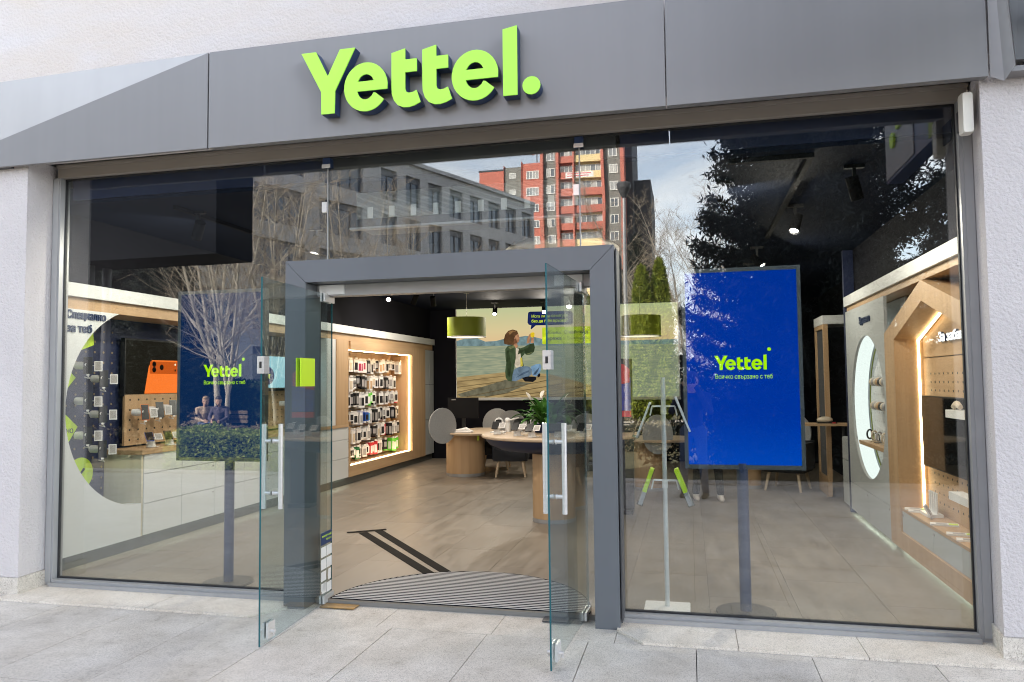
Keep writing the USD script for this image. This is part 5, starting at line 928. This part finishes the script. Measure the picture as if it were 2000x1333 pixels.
def limb(g, p, d, L, r0_, r1_, n, wob, R, sides=5, lift=.0):
    pts = [np.array(p, float)]; d = np.array(d, float)
    for i in range(n):
        d = d+np.array([R.gauss(0, wob), R.gauss(0, wob), R.gauss(0, wob)+lift]); d /= np.linalg.norm(d); pts.append(pts[-1]+d*L/n)
    g.tube(pts, np.linspace(r0_, r1_, n+1), sides, cap=False); return pts, d
def bare_tree(lab, loc, h, stems, spread, seed, r=.11, fork=1.3, twigs=6, cat='tree', name='bare_tree', group=None):
    R = random.Random(seed); t = Thing(name, lab, cat, loc, 0, group, world=False)
    tr, cr, tw = G(), G(), G(); pts, _ = limb(tr, (0, 0, -.1), (0, 0, 1), fork+.1, r, r*.82, 4, .03, R, 8)
    for s_ in range(stems):
        az = 6.283*s_/stems+R.uniform(-.5, .5); q = spread*R.uniform(.5, 1.2) if stems > 1 else 0
        sp, d = limb(tr, pts[-1]-np.array([0, 0, .05]), (q*math.cos(az), q*math.sin(az), 1), (h-fork)*R.uniform(.8, 1.05), r*.60, .010, 10, .028, R, 7, .015)
        for i in range(1, 11):
            for k in range(2 if i < 8 else 3):
                f = i/10; a2 = R.uniform(0, 6.283); el = R.uniform(.35, 1.0); L2 = h*R.uniform(.16, .30)*(1.15-.75*f)
                d2 = (math.cos(a2)*math.cos(el), math.sin(a2)*math.cos(el), math.sin(el)); rr = r*.27*(1.08-f)
                bp, _ = limb(cr, sp[i], d2, L2, max(.009, rr), .004, 5, .07, R, 5, .05)
                for j in range(1, 6):
                    for _k in range(2):
                        a3 = R.uniform(0, 6.283); d3 = np.array(d2)*.7+np.array([math.cos(a3), math.sin(a3), R.uniform(-.2, .8)])*.8; d3 /= np.linalg.norm(d3); L3 = L2*R.uniform(.25, .5)
                        cp, _ = limb(tw, bp[j], d3, L3, .006, .0028, 3, .13, R, 3, .04)
                        for _m in range(twigs):
                            q_ = cp[R.randint(1, 3)]; d4 = d3*.7+np.array([R.gauss(0, .6), R.gauss(0, .6), R.gauss(.2, .5)]); d4 /= np.linalg.norm(d4)
                            limb(tw, q_, d4, L3*R.uniform(.3, .6), .0032, .0018, 1, .1, R, 3)
    t.add('trunk', tr, 'bark', smooth=50); t.add('limbs', cr, 'bark', smooth=50); t.add('twigs', tw, 'twig'); return t
T1 = bare_tree('pale slim bare tree with four upright stems behind the two seated people', (-14.35, -16, -.05), 10.5, 4, .17, 3, .085, 1.35, 2)
T2 = bare_tree('broad bare tree with a thick trunk, nearest the dark canopy', (-16.7, -19, -.05), 11, 4, .30, 5, .125, 2.0, 2)
T3 = bare_tree('fan shaped bare tree at the edge of the dark conifer', (-.1, -26, -.05), 9.6, 6, .55, 9, .12, .9, 4)
for src, loc, rz, sc, lab in ((T1, (-15.0, -20), 2.2, 1.0, 'bare tree seen beside the upper left corner of the portal'), (T2, (-17.6, -25), .5, 1.05, 'bare tree before the left part of the grey office block'), (T1, (-14.75, -25.5), .9, 1.12, 'pale bare tree seen over the left end of the portal'), (T2, (-14.1, -28), 2.9, .9, 'dense bare tree seen over the middle of the portal'), (T3, (-13.3, -30), 1.0, 1.0, 'fan shaped bare tree in front of the office windows'), (T3, (-11.6, -31), 2.0, .92, 'fan shaped bare tree at the corner of the office block'), (T2, (-20.5, -22), 4.0, 1.0, 'bare tree behind the dark canopy'),
    (T3, (-3.4, -38), .3, .85, 'brown bare tree at the foot of the red apartment block'), (T3, (-2.0, -33), 1.8, .78, 'brown bare tree behind the two thujas'), (T3, (1.2, -29), 2.6, 1.05, 'fan shaped bare tree behind the big conifer'), (T3, (3.6, -34), .7, 1.1, 'bare tree far behind the big conifer'), (T2, (-7.5, -33), 3.0, .8, 'bare tree hidden low behind the portal lintel')):
    dup(src, (loc[0], loc[1], -.05), rz, lab, sc=sc)

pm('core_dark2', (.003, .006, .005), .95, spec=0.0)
def meshkit_noise(p):
    return np.stack([np.sin(p[:, 1]*4.1+p[:, 2]*5.3)*np.cos(p[:, 0]*3.7), np.sin(p[:, 0]*4.6-p[:, 2]*4.7)*np.cos(p[:, 1]*3.1), np.sin(p[:, 0]*5+p[:, 1]*4.4)], 1)
def conifer(lab, loc, h, R0, seed, n=270000, base=.4):
    rs = np.random.default_rng(seed); t = Thing('conifer', lab, 'tree', loc, 0, None, world=False)
    t.add('trunk', G().tube([(0, 0, -.1), (.03, 0, h*.4), (0, .02, h*.8), (0, 0, h)], [.20, .15, .06, .01], 10), 'dark_bark', smooth=50)
    br, P = G(), []
    zs = np.linspace(base, h*.985, 34)
    for i, z in enumerate(zs):
        nb = 9 if z < h*.8 else 6
        for k in range(nb):
            az = 6.283*k/nb+i*.7+rs.uniform(-.25, .25); L = R0*(1-(z/h)**1.35)**.9*rs.uniform(.72, 1.12)+.12; tt = np.linspace(0, 1, 6)
            x = L*tt; dz = -.10*L*np.sin(tt*3.0)+.16*L*tt**2-.12*L*tt
            c = np.stack([x*math.cos(az), x*math.sin(az), z+dz], 1); br.tube(c, np.linspace(.028, .006, 6), 4, cap=False)
            m = int(n/(34*8.5)*(.35+.85*L/R0)); u_ = rs.random(m)**.75; q = np.stack([np.interp(u_, tt, c[:, j]) for j in range(3)], 1)
            side = np.array([-math.sin(az), math.cos(az), 0]); q = q+side*rs.normal(0, .17*L/R0+.06, (m, 1))*(1.15-u_[:, None])*1.6+rs.normal(0, .05, (m, 3)); q[:, 2] -= np.abs(rs.normal(0, .10, m)); P.append(q)
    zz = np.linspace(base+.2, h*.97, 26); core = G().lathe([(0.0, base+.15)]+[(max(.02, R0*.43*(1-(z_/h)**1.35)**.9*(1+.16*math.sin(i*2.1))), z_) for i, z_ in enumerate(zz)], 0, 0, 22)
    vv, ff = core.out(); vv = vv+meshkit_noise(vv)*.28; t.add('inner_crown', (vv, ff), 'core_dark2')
    P = np.vstack(P); t.add('limbs', br, 'dark_bark'); t.add('crown', G().add(*leaves(len(P), P, .14, .038, -.35, rs)), 'conifer_leaf'); return t
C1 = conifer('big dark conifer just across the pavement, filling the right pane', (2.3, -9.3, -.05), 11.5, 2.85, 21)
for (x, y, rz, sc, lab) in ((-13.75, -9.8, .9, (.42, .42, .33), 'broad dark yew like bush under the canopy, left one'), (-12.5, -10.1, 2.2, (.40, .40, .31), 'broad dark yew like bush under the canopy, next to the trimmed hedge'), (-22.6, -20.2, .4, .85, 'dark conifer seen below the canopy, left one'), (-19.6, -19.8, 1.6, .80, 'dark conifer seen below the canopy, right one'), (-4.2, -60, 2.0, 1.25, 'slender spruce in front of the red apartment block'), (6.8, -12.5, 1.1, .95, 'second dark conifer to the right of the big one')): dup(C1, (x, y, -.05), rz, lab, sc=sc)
def thuja(lab, loc, h, r, seed):
    rs = np.random.default_rng(seed); t = Thing('thuja', lab, 'tree', loc, 0, None, world=False); n = 15000
    z = rs.random(n)**.85; rad = r*np.minimum(1, (z*9)**.5)*np.sqrt(np.clip(1-z**2.2, 0, 1)); a = rs.uniform(0, 6.283, n); lump = 1+.14*np.sin(a*5+z*23)+.10*np.sin(a*9-z*41)
    q = np.stack([rad*lump*np.cos(a), rad*lump*np.sin(a), z*h], 1)*rs.uniform(.90, 1.03, (n, 1))**[1, 1, .2]
    t.add('trunk', G().tube([(0, 0, -.1), (0, 0, h*.9)], [.07, .02], 8).lathe([(r*.55, .1), (r*.72, h*.3), (r*.55, h*.65), (.04, h*.93)], 0, 0, 14), 'core_dark'); t.add('crown', G().add(*leaves(n, q, .13, .05, 1.1, rs)), 'thuja_leaf')
thuja('yellow green columnar thuja, left of the pair', (-1.62, -22, -.05), 5.75, .44, 1); thuja('yellow green columnar thuja, right of the pair and slightly taller', (-1.0, -22.3, -.05), 6.0, .46, 2)

# street lamp, bench, people
t = Thing('street_lamp', 'tall pale street lamp post with a dark lantern', 'street lamp', (-1.55, -14, -.05)); t.add('post', G().tube([(-1.55, -14, -.06), (-1.55, -14, 1.2), (-1.55, -14, 6.35)], [.075, .06, .04], 14), 'alu', smooth=40); t.add('lantern', G().lathe([(0, 6.30), (.05, 6.30), (.17, 6.55), (.19, 6.66), (.16, 6.70), (0, 6.70)], -1.55, -14, 20), 'fascia_dark'); t.add('door_plate', G().box(-1.60, -1.50, -13.93, -13.922, .5, .85), 'alu_dark')
wood('oak_dark', (.07, .05, .035), (.12, .085, .06), 'x')
t = Thing('park_bench', 'wooden park bench under the two seated people', 'bench', (-13.6, -14.1, -.05))
for k in range(4): t.add('seat_slat', G().box(-14.6, -12.6, -14.35+k*.11, -14.26+k*.11, .38, .41, .004), 'oak_dark')
for k in range(3): t.add('back_slat', G().box(-14.6, -12.6, -14.43, -14.40, .48+k*.13, .58+k*.13, .004), 'oak_dark')
for x in (-14.4, -12.8): t.add('leg', G().box(x-.03, x+.03, -14.40, -13.95, -.05, .378, .004).box(x-.03, x+.03, -14.46, -14.432, -.05, .85, .004), 'alu_dark')
sit = dict(head=(0, -.10, 1.19), neck=(0, -.03, 1.04), sh=[(-.19, 0, .96), (.19, 0, .96)], el=[(-.25, -.10, .70), (.25, -.10, .70)], wr=[(-.12, -.36, .60), (.10, -.36, .62)], pelvis=(0, .05, .52), hip=[(-.09, .0, .50), (.09, .0, .50)], kn=[(-.10, -.43, .50), (.10, -.43, .50)], an=[(-.10, -.46, .097), (.10, -.48, .097)])
person('seated person in a light tan coat with fair tied hair', (-13.82, -14.12, -.05), math.pi-.9, sit, 'cloth_tan', 'denim', 'hair_fair', 'cloth_black', hands=((.2, -.9, -.1), (-.2, -.9, -.1)), head_dir=(.4, -.9, -.1))
person('seated person in a dark mauve jacket with dark hair', (-13.30, -14.10, -.05), math.pi-.3, sit, 'cloth_mauve', 'cloth_navy', 'hair_dark', 'cloth_black', hands=((.2, -.9, -.1), (-.2, -.9, -.1)), head_dir=(-.3, -.95, -.15))
pm('core_black', (.010, .011, .014), .9, spec=0.0)
t = Thing('canopy', 'large dark flat canopy on posts across the pavement to the left', 'canopy', (-13, -11, 0))
t.add('roof', G().box(-13.2, -9.25, -9.3, -8.0, 4.26, 6.8, .02), 'core_black'); t.add('fascia_strip', G().box(-13.22, -9.23, -8.03, -7.98, 4.24, 4.40, .01), 'core_black')
for x, y in ((-12.8, -8.6), (-12.8, -9.1)): t.add('post', G().cyl(x, y, -.05, 4.258, .10, 14), 'alu_dark', smooth=40)

# grey office block, its long wall running away from the street
pm('office_wall', (.30, .295, .30), .9, var=(.5, .07)); pm('office_trim', (.10, .10, .11), .7); material('office_pane', {'p': ('principled_bsdf', {'base_color': (.03, .04, .055), 'roughness': .08, 'specular_ior_level': .9})}, [], surface='p.BSDF')
ob_ = Thing('office_building', 'long grey office block with recessed dark windows behind the bare trees', 'building', (-22, -46, 0))
o = np.array([-15.81, -61.86, 0.0]); u = np.array([.371, -.929, 0]); u /= np.linalg.norm(u); nn = np.cross(u, UZ)
wins = []
for f in range(5):
    z1 = 17.7-3.43*f; z0 = z1-2.36
    if z0 < .5: break
    for k in range(8): wins.append((1.84-2.655*k, 1.84-2.655*k+1.70, z0, z1))
    for k in range(6): wins.append((-22.6-5.2*k, -22.6-5.2*k+4.0, z0, z1))
wall = sbox(-54, -.06, 3.62, 18.6).difference(shapely.union_all([sbox(a, c, b, d) for a, b, c, d in wins]))
ob_.add('wall', G().plate(wall, o, u, UZ, .35), 'office_wall')
ob_.add('core', G().plate(sbox(-53.9, -.05, 3.5, 18.4), o+nn*.352, u, UZ, 14), 'office_trim'); ob_.add('end_wall', G().plate(sbox(-.05, -.06, 14.4, 18.6), o+u*3.622, nn, UZ, -.25), 'office_wall')
ob_.add('roof', G().plate(sbox(-54.2, 18.602, 3.9, 18.9), o-nn*.25, u, UZ, 15), 'office_wall')
for a, b, c, d in wins:
    fr_ = sbox(a, c, b, d).difference(shapely.union_all([sbox(a+.08+i*((b-a-.08)/2 if b-a < 3 else (b-a-.08)/4), c+.08, a+i*((b-a-.08)/2 if b-a < 3 else (b-a-.08)/4)+((b-a-.08)/2 if b-a < 3 else (b-a-.08)/4), d-.45) for i in range(2 if b-a < 3 else 4)]))
    w = ob_.add('window', G().plate(fr_, o+nn*.20, u, UZ, .06), 'office_trim'); ob_.add('pane', G().plate(sbox(a, c, b, d), o+nn*.27, u, UZ, .01), 'office_pane', parent=w)

# red, grey and cream apartment block
pm('block_red', (.39, .125, .09), .9, var=(.3, .06)); pm('block_gray', (.155, .15, .135), .9, var=(.3, .06)); pm('block_cream', (.60, .47, .24), .9, var=(.3, .05)); pm('block_dark', (.05, .05, .055), .9); pm('window_white', (.62, .62, .60), .5); material('block_pane', {'g': ('geometry', {}), 'n': ('white_noise_texture', {}), 'm': ('mapping', {'scale': (.9, .0, .36)}), 'f': ('vector_math', {'math_type': 'floor'}), 'r': ('rgb_ramp', {'ramp': [(0, (.05, .06, .07)), (.5, (.14, .15, .16)), (1, (.42, .41, .38))]}), 'p': ('principled_bsdf', {'roughness': .15, 'specular_ior_level': .7})}, [('g.position', 'm.vector'), ('m.vector', 'f.vector1'), ('f.vector', 'n.vector'), ('n.value', 'r.fac'), ('r.color', 'p.base_color')], surface='p.BSDF')
rb = Thing('apartment_block', 'tall red, grey and cream apartment block with balconies and projecting fins', 'building', (-20, -128, 0))
YF = -120.0
def up_box(name, x0, x1, z1, mat, y0=YF, z0=-.06, dep=14, par=None): return rb.add(name, G().box(x0, x1, y0-dep, y0, z0, z1), mat, parent=par)
secs = [('wall', -35.1, -30.6, 38.2, 'block_red', 0), ('wall', -30.58, -27.4, 38.6, 'block_gray', .25), ('wall', -27.38, -23.9, 39.0, 'block_red', .5), ('wall', -23.38, -21.2, 46, 'block_gray', .7), ('wall', -20.68, -18.4, 46, 'block_red', .2), ('wall', -18.08, -13.6, 46, 'block_cream', .2), ('wall', -13.08, -10.4, 46, 'block_gray', .9)]
for nm, a, b, zt, m, dy in secs: up_box(nm, a, b, zt, m, YF+dy)
for a, b, zt, pr in ((-30.598, -30.582, 39, .6), (-27.398, -27.382, 39.4, .8), (-23.88, -23.40, 47, 1.6), (-21.18, -20.70, 46.5, 1.5), (-18.38, -18.10, 46.5, 1.5), (-13.58, -13.10, 47, 1.8), (-10.38, -9.8, 47.5, 2.0)): up_box('fin', a-.02 if b-a < .1 else a, b, zt, 'block_red', YF+pr, dep=14)
up_box('side_block', -9.78, -8.7, 46, 'block_dark', YF-1.5); up_box('side_block', -8.68, -5.9, 36.3, 'block_dark', YF-5)
up_box('roof_trim', -35.2, -30.6, 38.5, 'block_dark', YF+.05, 38.21)
def win(x0, x1, z0, z1, y, nm_=2):
    q = sbox(x0, z0, x1, z1); k = (x1-x0-.10)/nm_; q = q.difference(shapely.union_all([sbox(x0+.10+i*k, z0+.10, x0+i*k+k, z1-.10) for i in range(nm_)]))
    w = rb.add('window', G().plate(q, (0, y+.10, 0), UX, UZ, .09), 'window_white'); rb.add('pane', G().box(x0+.02, x1-.02, y+.012, y+.03, z0+.02, z1-.02), 'block_pane', parent=w)
for f in range(12):
    z = 42.6-2.83*f
    if z < 39.5: win(-29.6, -28.5, z-.3, z+.6, YF+.25, 1)
    if z < 38.5: win(-26.5, -24.3, z-.75, z+.65, YF+.5, 4)
    win(-22.9, -21.5, z-.75, z+.75, YF+.7, 2)
    win(-12.3, -10.9, z-.75, z+.75, YF+.9, 2)
    win(-20.6, -18.5, z-.1, z+1.15, YF+.2, 3); win(-18.0, -13.7, z-.1, z+1.15, YF+.2, 5)
    rb.add('balcony_parapet', G().box(-20.68, -18.40, YF+.31, YF+1.0, z-1.35, z-.15), 'block_red'); rb.add('balcony_parapet', G().box(-18.08, -13.60, YF+.31, YF+1.0, z-1.35, z-.15), 'block_cream' if f in (1, 2, 6, 9) else 'block_red')
bn = rb.add('banner', G().box(-19.6, -14.9, YF+1.01, YF+1.05, 35.7, 36.7), 'window_white', label='white banner with rows of red letters hung on a balcony')
for k in range(2): rb.add('lettering', G().box(-19.3, -15.3+k*-.4, YF+1.052, YF+1.06, 36.35-k*.4, 36.5-k*.4), 'c_red', parent=bn)
mq = rb.add('roof_mast', G().tube([(-25.5, -124, 39), (-25.5, -124, 43.5)], .10, 6).tube([(-25.5, -124, 42), (-24.4, -124, 42.2)], .06, 5), 'block_dark')
rb.add('antenna', G().lathe([(.1, 41.4), (.55, 41.5), (.6, 42), (.55, 42.4), (.1, 42.5)], -24.3, -124, 12).lathe([(.1, 41.8), (.4, 41.9), (.4, 42.9), (.1, 43)], -26.3, -124, 10), 'window_white', parent=mq)
